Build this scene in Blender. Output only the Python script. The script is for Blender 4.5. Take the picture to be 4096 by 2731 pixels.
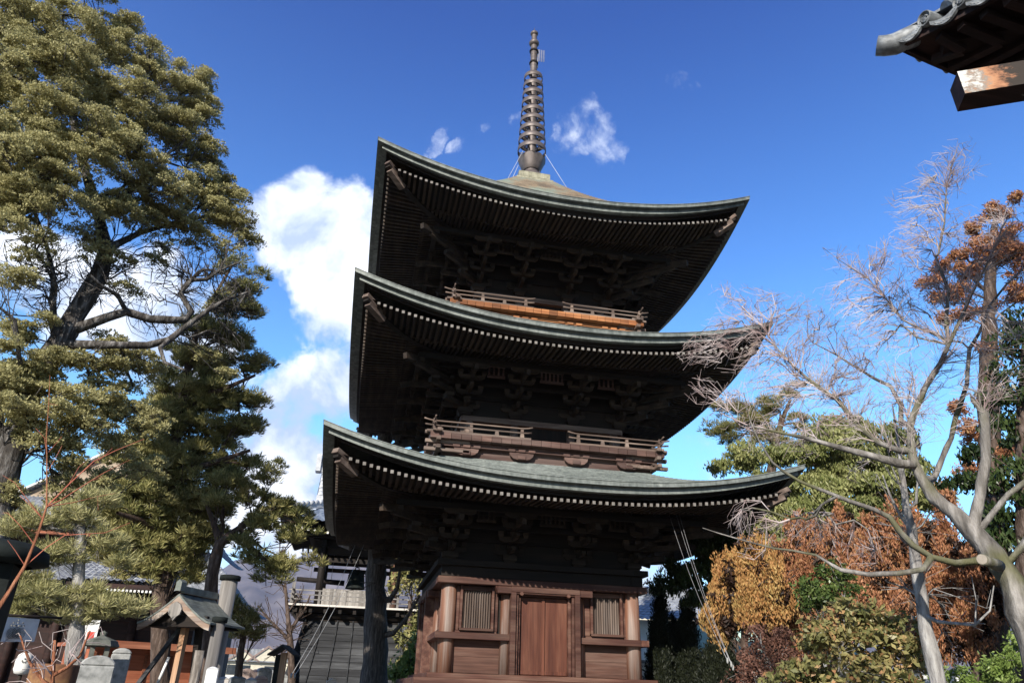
import bpy, bmesh, math, random
import numpy as np
from mathutils import Vector, Matrix
for o in list(bpy.data.objects): bpy.data.objects.remove(o)
SC = bpy.context.scene
COL = SC.collection
PI = math.pi
# ------------------------------------------------------------------ camera
CZ = 2.0                                   # height of the pagoda's sill above the ground
CAM = np.array([-4.972, -22.793, -0.392 + CZ])
PITCH, YAW, ROLL, FPX = .447, .191, .032, 2923.24
cF = np.array([math.sin(YAW)*math.cos(PITCH), math.cos(YAW)*math.cos(PITCH), math.sin(PITCH)])
cR = np.array([math.cos(YAW), -math.sin(YAW), 0.0]); cU = np.cross(cR, cF)
cR, cU = cR*math.cos(ROLL)+cU*math.sin(ROLL), -cR*math.sin(ROLL)+cU*math.cos(ROLL)
cam = bpy.data.cameras.new('camera'); cob = bpy.data.objects.new('camera', cam); COL.objects.link(cob)
M3 = Matrix((cR, cU, -cF)).transposed().to_4x4(); M3.translation = Vector(CAM); cob.matrix_world = M3
cam.sensor_width = 36; cam.lens = FPX/4096*36; cam.clip_start = .1; cam.clip_end = 20000
SC.camera = cob
SC.render.resolution_x = 1024; SC.render.resolution_y = 682
def W(u, v, D):
    """world point seen at photo pixel (u,v), D metres away horizontally"""
    d = cF + cR*(u-2048)/FPX - cU*(v-1365.5)/FPX
    return CAM + d*(D/math.hypot(d[0], d[1]))
# ------------------------------------------------------------------ world, sun, exposure
SUN_AZ, SUN_EL = math.radians(30), math.radians(27.3)      # sun stands behind the camera's left shoulder
sdir = Vector((-math.sin(SUN_AZ)*math.cos(SUN_EL), -math.cos(SUN_AZ)*math.cos(SUN_EL), math.sin(SUN_EL)))
sl = bpy.data.lights.new('sun', 'SUN'); sl.energy = 5.0; sl.angle = math.radians(.5); sl.color = (1, .93, .83)
so = bpy.data.objects.new('sun', sl); COL.objects.link(so); so.location = (0, 0, 60)
so.rotation_euler = sdir.to_track_quat('Z', 'Y').to_euler()
wd = bpy.data.worlds.new('World'); SC.world = wd; wd.use_nodes = True
nt = wd.node_tree; N = nt.nodes; L = nt.links; N.clear()
out = N.new('ShaderNodeOutputWorld'); bg = N.new('ShaderNodeBackground'); bg.inputs[1].default_value = .085
sky = N.new('ShaderNodeTexSky'); sky.sky_type = 'NISHITA'; sky.sun_disc = False
sky.sun_elevation = SUN_EL; sky.sun_rotation = math.atan2(sdir.x, sdir.y)
sky.altitude = 500; sky.air_density = 1.0; sky.dust_density = .3; sky.ozone_density = 3.0
hs = N.new('ShaderNodeHueSaturation'); hs.inputs['Saturation'].default_value = 1.15; hs.inputs['Value'].default_value = 1.0
tint = N.new('ShaderNodeMixRGB'); tint.blend_type = 'MULTIPLY'; tint.inputs[0].default_value = 1; tint.inputs[2].default_value = (1, 1, 1, 1)
L.new(sky.outputs[0], tint.inputs[1]); L.new(tint.outputs[0], hs.inputs['Color'])
sx_ = N.new('ShaderNodeSeparateXYZ'); tc0 = N.new('ShaderNodeTexCoord'); L.new(tc0.outputs['Generated'], sx_.inputs[0])
gr = N.new('ShaderNodeValToRGB'); L.new(sx_.outputs[2], gr.inputs[0]); e_ = gr.color_ramp.elements
for q_, c_ in ((.0, (.42, .48, .46)), (.30, (.44, .52, .50)), (.50, (.27, .365, .46)), (.76, (.088, .165, .325))):
    w_ = e_[0] if q_ == 0 else (e_[1] if q_ == .30 else e_.new(q_)); w_.position = q_; w_.color = (*c_, 1)
gf = N.new('ShaderNodeMapRange'); L.new(sx_.outputs[1], gf.inputs[0]); gf.inputs[1].default_value = -.7; gf.inputs[2].default_value = .35; gf.inputs[3].default_value = 1.3; gf.inputs[4].default_value = 4.6
gc = N.new('ShaderNodeVectorMath'); gc.operation = 'SCALE'; L.new(gr.outputs[0], gc.inputs[0]); L.new(gf.outputs[0], gc.inputs['Scale'])
gv = N.new('ShaderNodeVectorMath'); gv.operation = 'MULTIPLY'; L.new(gc.outputs[0], gv.inputs[1])
tc = N.new('ShaderNodeTexCoord')
def wm(op, a, b=None, clamp=False):
    n = N.new('ShaderNodeMath'); n.operation = op; n.use_clamp = clamp
    for i, x in enumerate((a, b)):
        if x is None: continue
        if isinstance(x, (int, float)): n.inputs[i].default_value = x
        else: L.new(x, n.inputs[i])
    return n.outputs[0]
# clouds: (u, v, radius px, strength) -> directions in the sky
CL = [(1230, 920, 220, 1.3), (1420, 1000, 230, 1.3), (1120, 950, 150, .9), (1330, 1200, 200, 1.2), (1470, 1320, 150, 1.05), (1250, 1080, 150, 1),
      (1180, 1580, 200, 1.2), (1330, 1530, 180, 1.15), (1000, 1530, 110, .6), (1150, 1830, 230, 1.25), (1230, 1990, 280, 1.2), (900, 1950, 250, .9),
      (640, 1320, 260, 1.1), (350, 1260, 260, 1.0), (150, 1150, 240, .9), (700, 1480, 220, 1.0), (60, 1000, 160, .6), 
      (2290, 520, 120, .46), (2240, 590, 90, .40), (2370, 610, 80, .36), (2700, 370, 60, .3), (2745, 440, 55, .28), (1690, 560, 60, .33), (1780, 585, 45, .28), (1870, 510, 36, .3), (1995, 470, 45, .3), (1960, 600, 30, .25),
      (2790, 1850, 120, .45), (2600, 2300, 300, .9), (3000, 2350, 350, .7), (1000, 2330, 250, .6)]
acc = None
wn = N.new('ShaderNodeTexNoise'); wn.inputs['Scale'].default_value = 5; wn.inputs['Detail'].default_value = 7; wn.inputs['Roughness'].default_value = .6
L.new(tc.outputs['Generated'], wn.inputs['Vector'])
wv = N.new('ShaderNodeVectorMath'); wv.operation = 'MULTIPLY_ADD'; L.new(wn.outputs['Color'], wv.inputs[0]); wv.inputs[1].default_value = (.16,)*3
wo = N.new('ShaderNodeVectorMath'); wo.operation = 'SUBTRACT'; L.new(tc.outputs['Generated'], wo.inputs[0]); wo.inputs[1].default_value = (.08,)*3; L.new(wo.outputs[0], wv.inputs[2])
wnz = N.new('ShaderNodeVectorMath'); wnz.operation = 'NORMALIZE'; L.new(wv.outputs[0], wnz.inputs[0])
for (u, v, r, s) in CL:
    d = cF + cR*(u-2048)/FPX - cU*(v-1365.5)/FPX; n0 = np.linalg.norm(d); d = d/n0; ang = r/FPX/n0
    dt = N.new('ShaderNodeVectorMath'); dt.operation = 'DOT_PRODUCT'; L.new(wnz.outputs[0], dt.inputs[0]); dt.inputs[1].default_value = tuple(d)
    mr = N.new('ShaderNodeMapRange'); mr.interpolation_type = 'SMOOTHSTEP'; L.new(dt.outputs['Value'], mr.inputs[0])
    mr.inputs[1].default_value = math.cos(ang*1.25); mr.inputs[2].default_value = math.cos(ang*.25); mr.inputs[3].default_value = 0; mr.inputs[4].default_value = s
    acc = mr.outputs[0] if acc is None else wm('MAXIMUM', acc, mr.outputs[0])
def wnoise(sc, det, rough, dist=0):
    n = N.new('ShaderNodeTexNoise'); n.inputs['Scale'].default_value = sc; n.inputs['Detail'].default_value = det
    n.inputs['Roughness'].default_value = rough; n.inputs['Distortion'].default_value = dist
    L.new(tc.outputs['Generated'], n.inputs['Vector']); return n.outputs['Fac']
n1 = wnoise(9, 9, .58, .3); n2 = wnoise(30, 6, .6, .6)
dens = wm('ADD', acc, wm('MULTIPLY', wm('SUBTRACT', n1, .53), 2.4))
dens = wm('ADD', dens, wm('MULTIPLY', wm('SUBTRACT', n2, .5), 1.0))
dens = wm('MULTIPLY', dens, wm('MULTIPLY', acc, 4, True))
mr = N.new('ShaderNodeMapRange'); mr.interpolation_type = 'SMOOTHSTEP'; L.new(dens, mr.inputs[0]); mr.inputs[1].default_value = .16; mr.inputs[2].default_value = 1.0
mixc = N.new('ShaderNodeMixRGB'); L.new(mr.outputs[0], mixc.inputs[0]); L.new(hs.outputs[0], gv.inputs[0]); L.new(gv.outputs[0], mixc.inputs[1])
shade = N.new('ShaderNodeMixRGB'); L.new(wm('MULTIPLY', wm('SUBTRACT', n1, .42), 5, True), shade.inputs[0])
shade.inputs[1].default_value = (4.4, 5.4, 7.4, 1); shade.inputs[2].default_value = (10.5, 10.8, 11.4, 1)
L.new(shade.outputs[0], mixc.inputs[2])
L.new(mixc.outputs[0], bg.inputs[0]); L.new(bg.outputs[0], out.inputs[0])
SC.view_settings.view_transform = 'Standard'; SC.view_settings.look = 'None'; SC.view_settings.exposure = 0.8; SC.view_settings.gamma = 1
SC.render.engine = 'CYCLES'
# ------------------------------------------------------------------ materials
MATS = {}
def newmat(name):
    m = bpy.data.materials.new(name); m.use_nodes = True; n = m.node_tree; n.nodes.clear()
    o = n.nodes.new('ShaderNodeOutputMaterial'); b = n.nodes.new('ShaderNodeBsdfPrincipled'); n.links.new(b.outputs[0], o.inputs[0])
    MATS[name] = m; return m, n, b
def noise(n, sc, vec=None, det=5, rough=.55, dist=0, stretch=None):
    t = n.nodes.new('ShaderNodeTexNoise'); t.inputs['Scale'].default_value = sc; t.inputs['Detail'].default_value = det
    t.inputs['Roughness'].default_value = rough; t.inputs['Distortion'].default_value = dist
    if vec is None: vec = n.nodes.new('ShaderNodeTexCoord').outputs['Object']
    if stretch:
        mp = n.nodes.new('ShaderNodeMapping'); mp.inputs['Scale'].default_value = stretch; n.links.new(vec, mp.inputs[0]); vec = mp.outputs[0]
    n.links.new(vec, t.inputs['Vector']); return t.outputs['Fac']
def ramp(n, fac, stops):
    r = n.nodes.new('ShaderNodeValToRGB'); e = r.color_ramp.elements
    while len(e) > 1: e.remove(e[-1])
    for i, (p, c) in enumerate(stops):
        q = e[0] if i == 0 else e.new(p)
        q.position = p; q.color = (*c, 1)
    n.links.new(fac, r.inputs[0]); return r.outputs[0]
def mix(n, fac, a, b, mode='MIX'):
    m = n.nodes.new('ShaderNodeMixRGB'); m.blend_type = mode
    for i, x in enumerate((fac, a, b)):
        if isinstance(x, (int, float)): m.inputs[i].default_value = x
        elif isinstance(x, tuple): m.inputs[i].default_value = (*x, 1)
        else: n.links.new(x, m.inputs[i])
    return m.outputs[0]
def bump(n, b, h, dist=.01, strength=.6):
    k = n.nodes.new('ShaderNodeBump'); k.inputs['Distance'].default_value = dist; k.inputs['Strength'].default_value = strength
    n.links.new(h, k.inputs['Height']); n.links.new(k.outputs[0], b.inputs['Normal'])
def wood(name, cols, axis='z', sc=1.0, rough=.75, bmp=.5, spec=.3):
    """weathered wood, grain along one axis; cols = dark, mid, light"""
    m, n, b = newmat(name)
    s = {'x': (.35, 9, 9), 'y': (9, .35, 9), 'z': (9, 9, .35)}[axis]
    s = tuple(q*sc for q in s)
    g = noise(n, 1.0, det=6, rough=.62, stretch=s)
    big = noise(n, 2.0*sc, det=3, stretch=tuple((.25 if q < 1 else 2.2) for q in s))
    fine = noise(n, 4.0, det=3, rough=.7, stretch=s)
    c = ramp(n, g, [(.28, cols[0]), (.5, cols[1]), (.72, cols[2])])
    c2 = ramp(n, big, [(.34, cols[0]), (.5, cols[1]), (.64, cols[2])])
    c = mix(n, .6, c, c2); c = mix(n, .5, c, ramp(n, fine, [(.3, (.45,)*3), (.7, (1.25,)*3)]), 'MULTIPLY')
    gi = n.nodes.new('ShaderNodeNewGeometry'); oi = n.nodes.new('ShaderNodeObjectInfo'); ad = n.nodes.new('ShaderNodeMath'); ad.operation = 'ADD'
    n.links.new(gi.outputs['Random Per Island'], ad.inputs[0]); n.links.new(oi.outputs['Random'], ad.inputs[1])
    fr = n.nodes.new('ShaderNodeMath'); fr.operation = 'FRACT'; n.links.new(ad.outputs[0], fr.inputs[0])
    c = mix(n, .8, c, ramp(n, fr.outputs[0], [(0, (.62, .60, .60)), (.5, (1, 1, 1)), (1, (1.4, 1.36, 1.3))]), 'MULTIPLY')
    n.links.new(c, b.inputs['Base Color']); b.inputs['Roughness'].default_value = rough; b.inputs['Specular IOR Level'].default_value = spec
    bump(n, b, fine, .006, bmp); return m
def plain(name, cols, sc=3, rough=.8, bmp=.3, spec=.3, metal=0, bd=.01, det=6, stretch=None):
    m, n, b = newmat(name); f = noise(n, sc, det=det, rough=.6, stretch=stretch)
    n.links.new(ramp(n, f, [(.3, cols[0]), (.7, cols[-1])] if len(cols) == 2 else [(.28, cols[0]), (.5, cols[1]), (.72, cols[2])]), b.inputs['Base Color'])
    b.inputs['Roughness'].default_value = rough; b.inputs['Specular IOR Level'].default_value = spec; b.inputs['Metallic'].default_value = metal
    f2 = noise(n, sc*6, det=4, rough=.7, stretch=stretch); bump(n, b, f2, bd, bmp); return m
def leafmat(name, c0, c1, c2, transl=.25, big=.8, rough=.6, tip=None):
    m, n, b = newmat(name)
    gi = n.nodes.new('ShaderNodeNewGeometry'); rnd = gi.outputs['Random Per Island']
    f = noise(n, big, det=3, rough=.6)
    c = ramp(n, f, [(.32, c0), (.5, c1), (.68, c2)])
    at = n.nodes.new('ShaderNodeAttribute'); at.attribute_name = 'tint'
    c = mix(n, .5, c, ramp(n, at.outputs['Fac'], [(.1, c0), (.45, c1), (.9, c2)]))
    c = mix(n, .45, c, ramp(n, rnd, [(0, c0), (.5, c1), (.82, c2), (1.0, tip or c2)]))
    n.links.new(c, b.inputs['Base Color']); b.inputs['Roughness'].default_value = rough; b.inputs['Specular IOR Level'].default_value = .25
    t = n.nodes.new('ShaderNodeBsdfTranslucent'); n.links.new(c, t.inputs[0])
    a = n.nodes.new('ShaderNodeMixShader'); a.inputs[0].default_value = transl
    o = [x for x in n.nodes if x.type == 'OUTPUT_MATERIAL'][0]
    n.links.new(b.outputs[0], a.inputs[1]); n.links.new(t.outputs[0], a.inputs[2]); n.links.new(a.outputs[0], o.inputs[0]); return m
# ------------------------------------------------------------------ mesh builder and scene graph
class MB:
    def __init__(s): s.v = []; s.f = []; s.sm = []
    def add(s, vs, fs, smooth=False):
        o = len(s.v); s.v += [tuple(p) for p in vs]; s.f += [tuple(i+o for i in f) for f in fs]; s.sm += [smooth]*len(fs)
    def box(s, x0, x1, y0, y1, z0, z1, top=1.0, bot=1.0):
        cx, cy = (x0+x1)/2, (y0+y1)/2; hx, hy = (x1-x0)/2, (y1-y0)/2
        vs = [(cx+a*hx*k, cy+c*hy*k, z) for z, k in ((z0, bot), (z1, top)) for a, c in ((-1, -1), (1, -1), (1, 1), (-1, 1))]
        s.add(vs, [(3, 2, 1, 0), (4, 5, 6, 7), (0, 1, 5, 4), (1, 2, 6, 5), (2, 3, 7, 6), (3, 0, 4, 7)])
    def bar(s, p, q, w, h=None, up=(0, 0, 1), w2=None, h2=None):
        h = h or w; p = Vector(p); q = Vector(q); d = (q-p).normalized(); u = Vector(up)
        r = d.cross(u)
        if r.length < 1e-4: r = d.cross(Vector((0, 1, 0)))
        r.normalize(); u = r.cross(d)
        vs = []
        for c, ww, hh in ((p, w, h), (q, w2 or w, h2 or h)):
            vs += [c+r*a*ww/2+u*b_*hh/2 for a, b_ in ((-1, -1), (1, -1), (1, 1), (-1, 1))]
        s.add(vs, [(3, 2, 1, 0), (4, 5, 6, 7), (0, 1, 5, 4), (1, 2, 6, 5), (2, 3, 7, 6), (3, 0, 4, 7)])
    def tube(s, pts, rad, n=8, caps=True, smooth=True):
        pts = [Vector(p) for p in pts]; m = len(pts)
        if not hasattr(rad, '__len__'): rad = [rad]*m
        vs = []; pr = None
        for i in range(m):
            d = (pts[min(i+1, m-1)]-pts[max(i-1, 0)])
            if d.length < 1e-7: d = Vector((0, 0, 1))
            d.normalize()
            if pr is None:
                a = Vector((1, 0, 0)) if abs(d.x) < .8 else Vector((0, 1, 0)); r = d.cross(a).normalized()
            else:
                r = pr-d*pr.dot(d)
                r = r.normalized() if r.length > 1e-5 else d.orthogonal().normalized()
            pr = r; w = d.cross(r)
            vs += [pts[i]+(r*math.cos(2*PI*k/n)+w*math.sin(2*PI*k/n))*rad[i] for k in range(n)]
        fs = [(i*n+k, i*n+(k+1) % n, (i+1)*n+(k+1) % n, (i+1)*n+k) for i in range(m-1) for k in range(n)]
        s.add(vs, fs, smooth)
        if caps:
            o = len(s.v)-len(vs)
            s.f += [tuple(o+k for k in range(n))[::-1], tuple(o+(m-1)*n+k for k in range(n))]; s.sm += [False, False]
    def lathe(s, prof, n=24, c=(0, 0), smooth=True):
        vs = [(c[0]+r*math.cos(2*PI*k/n), c[1]+r*math.sin(2*PI*k/n), z) for r, z in prof for k in range(n)]
        s.add(vs, [(i*n+k, i*n+(k+1) % n, (i+1)*n+(k+1) % n, (i+1)*n+k) for i in range(len(prof)-1) for k in range(n)], smooth)
    def prism(s, poly, axis, a, b):
        """polygon in the other two axes, extruded along axis from a to b"""
        def P(p, t): return {'x': (t, p[0], p[1]), 'y': (p[0], t, p[1]), 'z': (p[0], p[1], t)}[axis]
        n = len(poly); s.add([P(p, a) for p in poly]+[P(p, b) for p in poly],
            [tuple(range(n))[::-1], tuple(range(n, 2*n))]+[(i, (i+1) % n, n+(i+1) % n, n+i) for i in range(n)])
    def grid(s, P, nu, nv, smooth=True):
        """P(i,j) -> point"""
        s.add([P(i, j) for j in range(nv) for i in range(nu)], [(j*nu+i, j*nu+i+1, (j+1)*nu+i+1, (j+1)*nu+i) for j in range(nv-1) for i in range(nu-1)], smooth)
    def xf(s, M, start=0):
        for i in range(start, len(s.v)): s.v[i] = tuple(M @ Vector(s.v[i]))
    def mesh(s, name):
        me = bpy.data.meshes.new(name); me.from_pydata(s.v, [], s.f)
        me.polygons.foreach_set('use_smooth', s.sm); me.update(); 
        bm = bmesh.new(); bm.from_mesh(me); bmesh.ops.recalc_face_normals(bm, faces=bm.faces); bm.to_mesh(me); bm.free(); return me
    def build(s, name, mat, parent=None, loc=None, rz=0, bevel=0):
        me = s.mesh(name); me.materials.append(mat)
        return link(name, me, parent, loc, rz, bevel)
def link(name, me, parent=None, loc=None, rz=0, bevel=0):
    o = bpy.data.objects.new(name, me); COL.objects.link(o)
    if parent is not None: o.parent = parent
    if loc is not None: o.location = loc
    o.rotation_euler = (0, 0, rz)
    if bevel:
        b = o.modifiers.new('bevel', 'BEVEL'); b.width = bevel; b.segments = 1; b.limit_method = 'ANGLE'
    return o
def tag(o, label=None, cat=None, group=None, kind=None):
    for k, v in (('label', label), ('category', cat), ('group', group), ('kind', kind)):
        if v: o[k] = v
    return o
def thing(name, label, cat, loc=(0, 0, 0), rz=0, group=None):
    o = bpy.data.objects.new(name, None); o.empty_display_size = .3; COL.objects.link(o); o.location = tuple(loc); o.rotation_euler = (0, 0, rz)
    return tag(o, label, cat, group)
def kids(o): return [c for c in bpy.data.objects if c.parent == o]
def copy_tree(o, parent=None, ch=None):
    if ch is None:
        ch = {}
        for c in bpy.data.objects:
            if c.parent: ch.setdefault(c.parent.name, []).append(c)
    c = o.copy(); COL.objects.link(c)
    if parent is not None: c.parent = parent
    for k in ch.get(o.name, []): copy_tree(k, c, ch)
    return c
def rawmesh(name, V, Fq, mat, parent=None, smooth=False, loc=None):
    """fast numpy mesh: V (n,3), Fq (m,k) with equal k"""
    V = np.asarray(V, dtype=np.float32); Fq = np.asarray(Fq, dtype=np.int32); m, k = Fq.shape
    me = bpy.data.meshes.new(name); me.vertices.add(len(V)); me.vertices.foreach_set('co', V.ravel())
    me.loops.add(m*k); me.loops.foreach_set('vertex_index', Fq.ravel())
    me.polygons.add(m); me.polygons.foreach_set('loop_start', np.arange(m, dtype=np.int32)*k); me.polygons.foreach_set('loop_total', np.full(m, k, dtype=np.int32))
    if smooth: me.polygons.foreach_set('use_smooth', np.ones(m, dtype=bool))
    me.update(calc_edges=True); me.materials.append(mat); return link(name, me, parent, loc)
# ================================================================== the pagoda
DK = wood('dark timber', ((.006, .005, .004), (.013, .0095, .0075), (.026, .018, .0135)), 'x', bmp=.4)
DKZ = wood('dark timber upright', ((.007, .0055, .0045), (.015, .011, .009), (.032, .022, .017)), 'z')
RAFT = wood('rafter timber', ((.014, .010, .008), (.034, .024, .018), (.065, .046, .034)), 'y', sc=1.5)
RAFEND = plain('rafter end grain', ((.10, .09, .082), (.25, .235, .22)), 5)
COLM = wood('column timber', ((.13, .042, .02), (.19, .095, .062), (.25, .215, .195)), 'z', sc=.7, rough=.6)
DOORM = wood('door timber', ((.045, .014, .009), (.10, .034, .020), (.165, .072, .045)), 'z', sc=.8, rough=.55)
BEAMR = wood('red brown beam timber', ((.035, .013, .009), (.085, .036, .026), (.155, .09, .066)), 'x', rough=.6)
GRILL = wood('pale weathered grille timber', ((.085, .06, .05), (.145, .11, .092), (.21, .175, .155)), 'z')
PANEL = wood('panel board timber', ((.042, .018, .013), (.10, .048, .034), (.165, .105, .082)), 'x', sc=.8)
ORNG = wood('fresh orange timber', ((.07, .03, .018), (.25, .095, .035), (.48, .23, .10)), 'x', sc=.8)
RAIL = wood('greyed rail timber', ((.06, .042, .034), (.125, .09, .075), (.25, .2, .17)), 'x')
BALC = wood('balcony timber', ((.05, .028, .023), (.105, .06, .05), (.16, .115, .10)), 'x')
STONE = plain('podium stone', ((.2, .19, .17), (.34, .33, .3)), 2)
def copper(name, c0, c1, c2, brown=0):
    m, n, b = newmat(name); tcn = n.nodes.new('ShaderNodeTexCoord').outputs['Object']
    f = noise(n, .8, det=7, rough=.72); g = noise(n, 1, det=4, rough=.6, stretch=(7, 7, 1.2)); fine = noise(n, 14, det=3)
    c = mix(n, .5, ramp(n, f, [(.3, c0), (.5, c1), (.7, c2)]), ramp(n, g, [(.35, c0), (.65, c2)]))
    c = mix(n, .35, c, ramp(n, fine, [(.35, (.6,)*3), (.65, (1.3,)*3)]), 'MULTIPLY')
    ln_ = noise(n, 1, det=4, rough=.7, stretch=(.8, .8, 55)); c = mix(n, .55, c, ramp(n, ln_, [(.38, (.45,)*3), (.5, (1,)*3), (.66, (1.5,)*3)]), 'MULTIPLY')
    if brown:
        h = n.nodes.new('ShaderNodeSeparateXYZ'); n.links.new(tcn, h.inputs[0])
        r = n.nodes.new('ShaderNodeMapRange'); n.links.new(h.outputs[2], r.inputs[0]); r.inputs[1].default_value = 12.95; r.inputs[2].default_value = 13.5
        q = ramp(n, f, [(.35, (.13, .095, .06)), (.48, (.25, .18, .11)), (.60, (.20, .24, .19))]); q2 = n.nodes.new('ShaderNodeMath'); q2.operation = 'MULTIPLY'; n.links.new(r.outputs[0], q2.inputs[0]); q2.inputs[1].default_value = .85
        c = mix(n, q2.outputs[0], c, q); c = mix(n, .5, c, ramp(n, ln_, [(.4, (.5,)*3), (.6, (1.35,)*3)]), 'MULTIPLY')
    n.links.new(c, b.inputs['Base Color']); b.inputs['Roughness'].default_value = .5; b.inputs['Metallic'].default_value = .15
    bump(n, b, fine, .006, .4); return m
COP = copper('patinated copper', (.075, .088, .08), (.15, .168, .155), (.25, .27, .25))
COPT = copper('patinated copper browned at the top', (.075, .088, .08), (.15, .168, .155), (.25, .27, .25), 1)
IRON = plain('brown cast bronze', ((.09, .075, .07), (.17, .145, .135)), 4, rough=.5, metal=.35)
PINKM = plain('faded purple paint', ((.1, .09, .14), (.16, .15, .2)), 5)

BRK = wood('bracket timber', ((.009, .007, .0055), (.024, .017, .012), (.06, .042, .03)), 'x')
pag = thing('pagoda', 'tall dark timber three-tiered pagoda with patinated copper roofs and bronze ringed spire', 'pagoda', (0, 0, CZ))
# -- podium and sill
b = MB(); b.box(-4.3, 4.3, -4.3, 4.3, -1.996, -.36); b.box(-4.45, 4.45, -4.45, 4.45, -.359, -.30, 1, 1); b.build('stone_podium', STONE, pag, bevel=.02)
b = MB(); b.box(-3.36, 3.36, -3.36, 3.36, -.298, -.12); b.box(-3.02, 3.02, -3.02, 3.02, -.119, 0); b.build('sill', BEAMR, pag, bevel=.012)
# -- first storey
b = MB(); b.box(-2.5, 2.5, -2.5, 2.5, .001, 4.3); b.build('core_wall', DKZ, pag)
def colmesh(r, h):
    b = MB(); b.tube([(0, 0, 0.001), (0, 0, h*.5), (0, 0, h)], [r, r*.995, r*.96], 28); return b
cc = colmesh(.21, 2.36).mesh('corner_column'); cc.materials.append(COLM); c1 = colmesh(.15, 2.36).mesh('column'); c1.materials.append(COLM)
for sx in (-1, 1):
    for sy in (-1, 1): link('column', cc, pag, (sx*2.54, sy*2.54, 0), rz=sx+sy*2)
for k in range(4):
    for sx in (-1, 1):
        p = Matrix.Rotation(k*PI/2, 3, 'Z') @ Vector((sx*1.0, -2.60, 0)); link('column', c1, pag, p, rz=k*PI/2+sx)
fm = {}
def face(name, mb, mat, n=(0, 1, 2, 3), bevel=0, kind='part', sub=None, at=None):
    me = mb.mesh(name); me.materials.append(mat); r = []
    for k in n:
        o = link(name, me, at[k] if at else pag, None, k*PI/2 if not at else 0, bevel); r.append(o)
    return r
for x0, x1, dz in ((-2.88, -.87, 0), (.85, 2.655, .0)):
    b = MB(); b.box(x0, x1, -2.88+dz, -2.66, .80+dz, .96+dz); face('ledge', b, BEAMR, bevel=.012)
b = MB(); b.box(-2.885, 2.618, -2.885, -2.62, 2.15, 2.32); face('upper_beam', b, BEAMR, bevel=.012)
b = MB(); b.box(-1.3, 1.3, -2.97, -2.65, 1.955, 2.13); b.prism([(-1.3, 1.955), (-1.3, 2.13), (-1.36, 2.13)], 'y', -2.96, -2.7); face('lintel', b, BEAMR, bevel=.012)
b = MB(); b.box(-2.93, 2.498, -2.93, -2.5, 2.60, 2.75); b.box(-2.80, 2.448, -2.80, -2.45, 2.33, 2.597); face('head_beam', b, DK, bevel=.01)
# lower panels
for sx in (-1, 1):
    b = MB(); x0, x1 = sorted((sx*1.13, sx*2.36)); b.box(x0, x1, -2.56, -2.5, .02, .40); b.box(x0, x1, -2.568, -2.5, .405, .8)
    face('wall_panel', b, PANEL)
# windows
for sx in (-1, 1):
    xa, xb = sorted((sx*1.40, sx*2.17))
    b = MB(); 
    b.box(xa-.20, xb+.17, -2.60, -2.5, .97, 1.02); b.box(xa-.07, xa-.005, -2.66, -2.5, 1.03, 2.14); b.box(xb+.005, xb+.07, -2.66, -2.5, 1.03, 2.14); b.box(xa-.07, xb+.07, -2.68, -2.5, 1.022, 1.085)
    b.box(xa-.24, xa-.075, -2.57, -2.5, 1.03, 2.14); b.box(xb+.075, xb+.19, -2.57, -2.5, 1.03, 2.14); b.box(xa-.004, xb+.004, -2.62, -2.5, 2.02, 2.13)
    wf = face('window', b, BEAMR, bevel=.006)
    g = MB(); nb = 12
    for i in range(nb):
        x = xa+(xb-xa)*(i+.5)/nb; g.prism([(x-.022, -2.53), (x, -2.60), (x+.022, -2.53)], 'z', 1.09, 2.02)
    g.box(xa, xb, -2.53, -2.505, 1.09, 2.02)
    face('grille', g, GRILL, at=wf)
# door
b = MB()
for s_, y, w0, w1, zt in ((1, -3.0, .80, .94, 2.135), (2, -2.92, .73, .797, 2.05), (3, -2.82, .655, .727, 1.99)):
    t = w1-w0
    for sx in (-1, 1):
        x0, x1 = sorted((sx*w0, sx*w1)); b.box(x0, x1, y, -2.55, .001, zt-t)
    b.box(-w1, w1, y-.002, -2.55, zt-t, zt-.002*s_)
door = face('door', b, BEAMR, bevel=.01)
for sx in (-1, 1):
    b = MB(); x0, x1 = sorted((sx*.012, sx*.65)); b.box(x0, x1, -2.70, -2.60, .012, 1.91)
    b.box(x0+.02, x1-.02, -2.72, -2.69, .03, .12); b.box(x0+.02, x1-.02, -2.718, -2.69, 1.82, 1.9)
    if sx < 0: b.box(-.05, .03, -2.745, -2.69, .02, 1.905)
    face('door_leaf', b, DOORM, at=door, bevel=.006)
b = MB()
for x in (-.66, .62): b.tube([(x, -3.02, 1.96), (x, -2.95, 1.96)], [.045, .06], 10)
face('door_boss', b, BEAMR, at=door)

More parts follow.
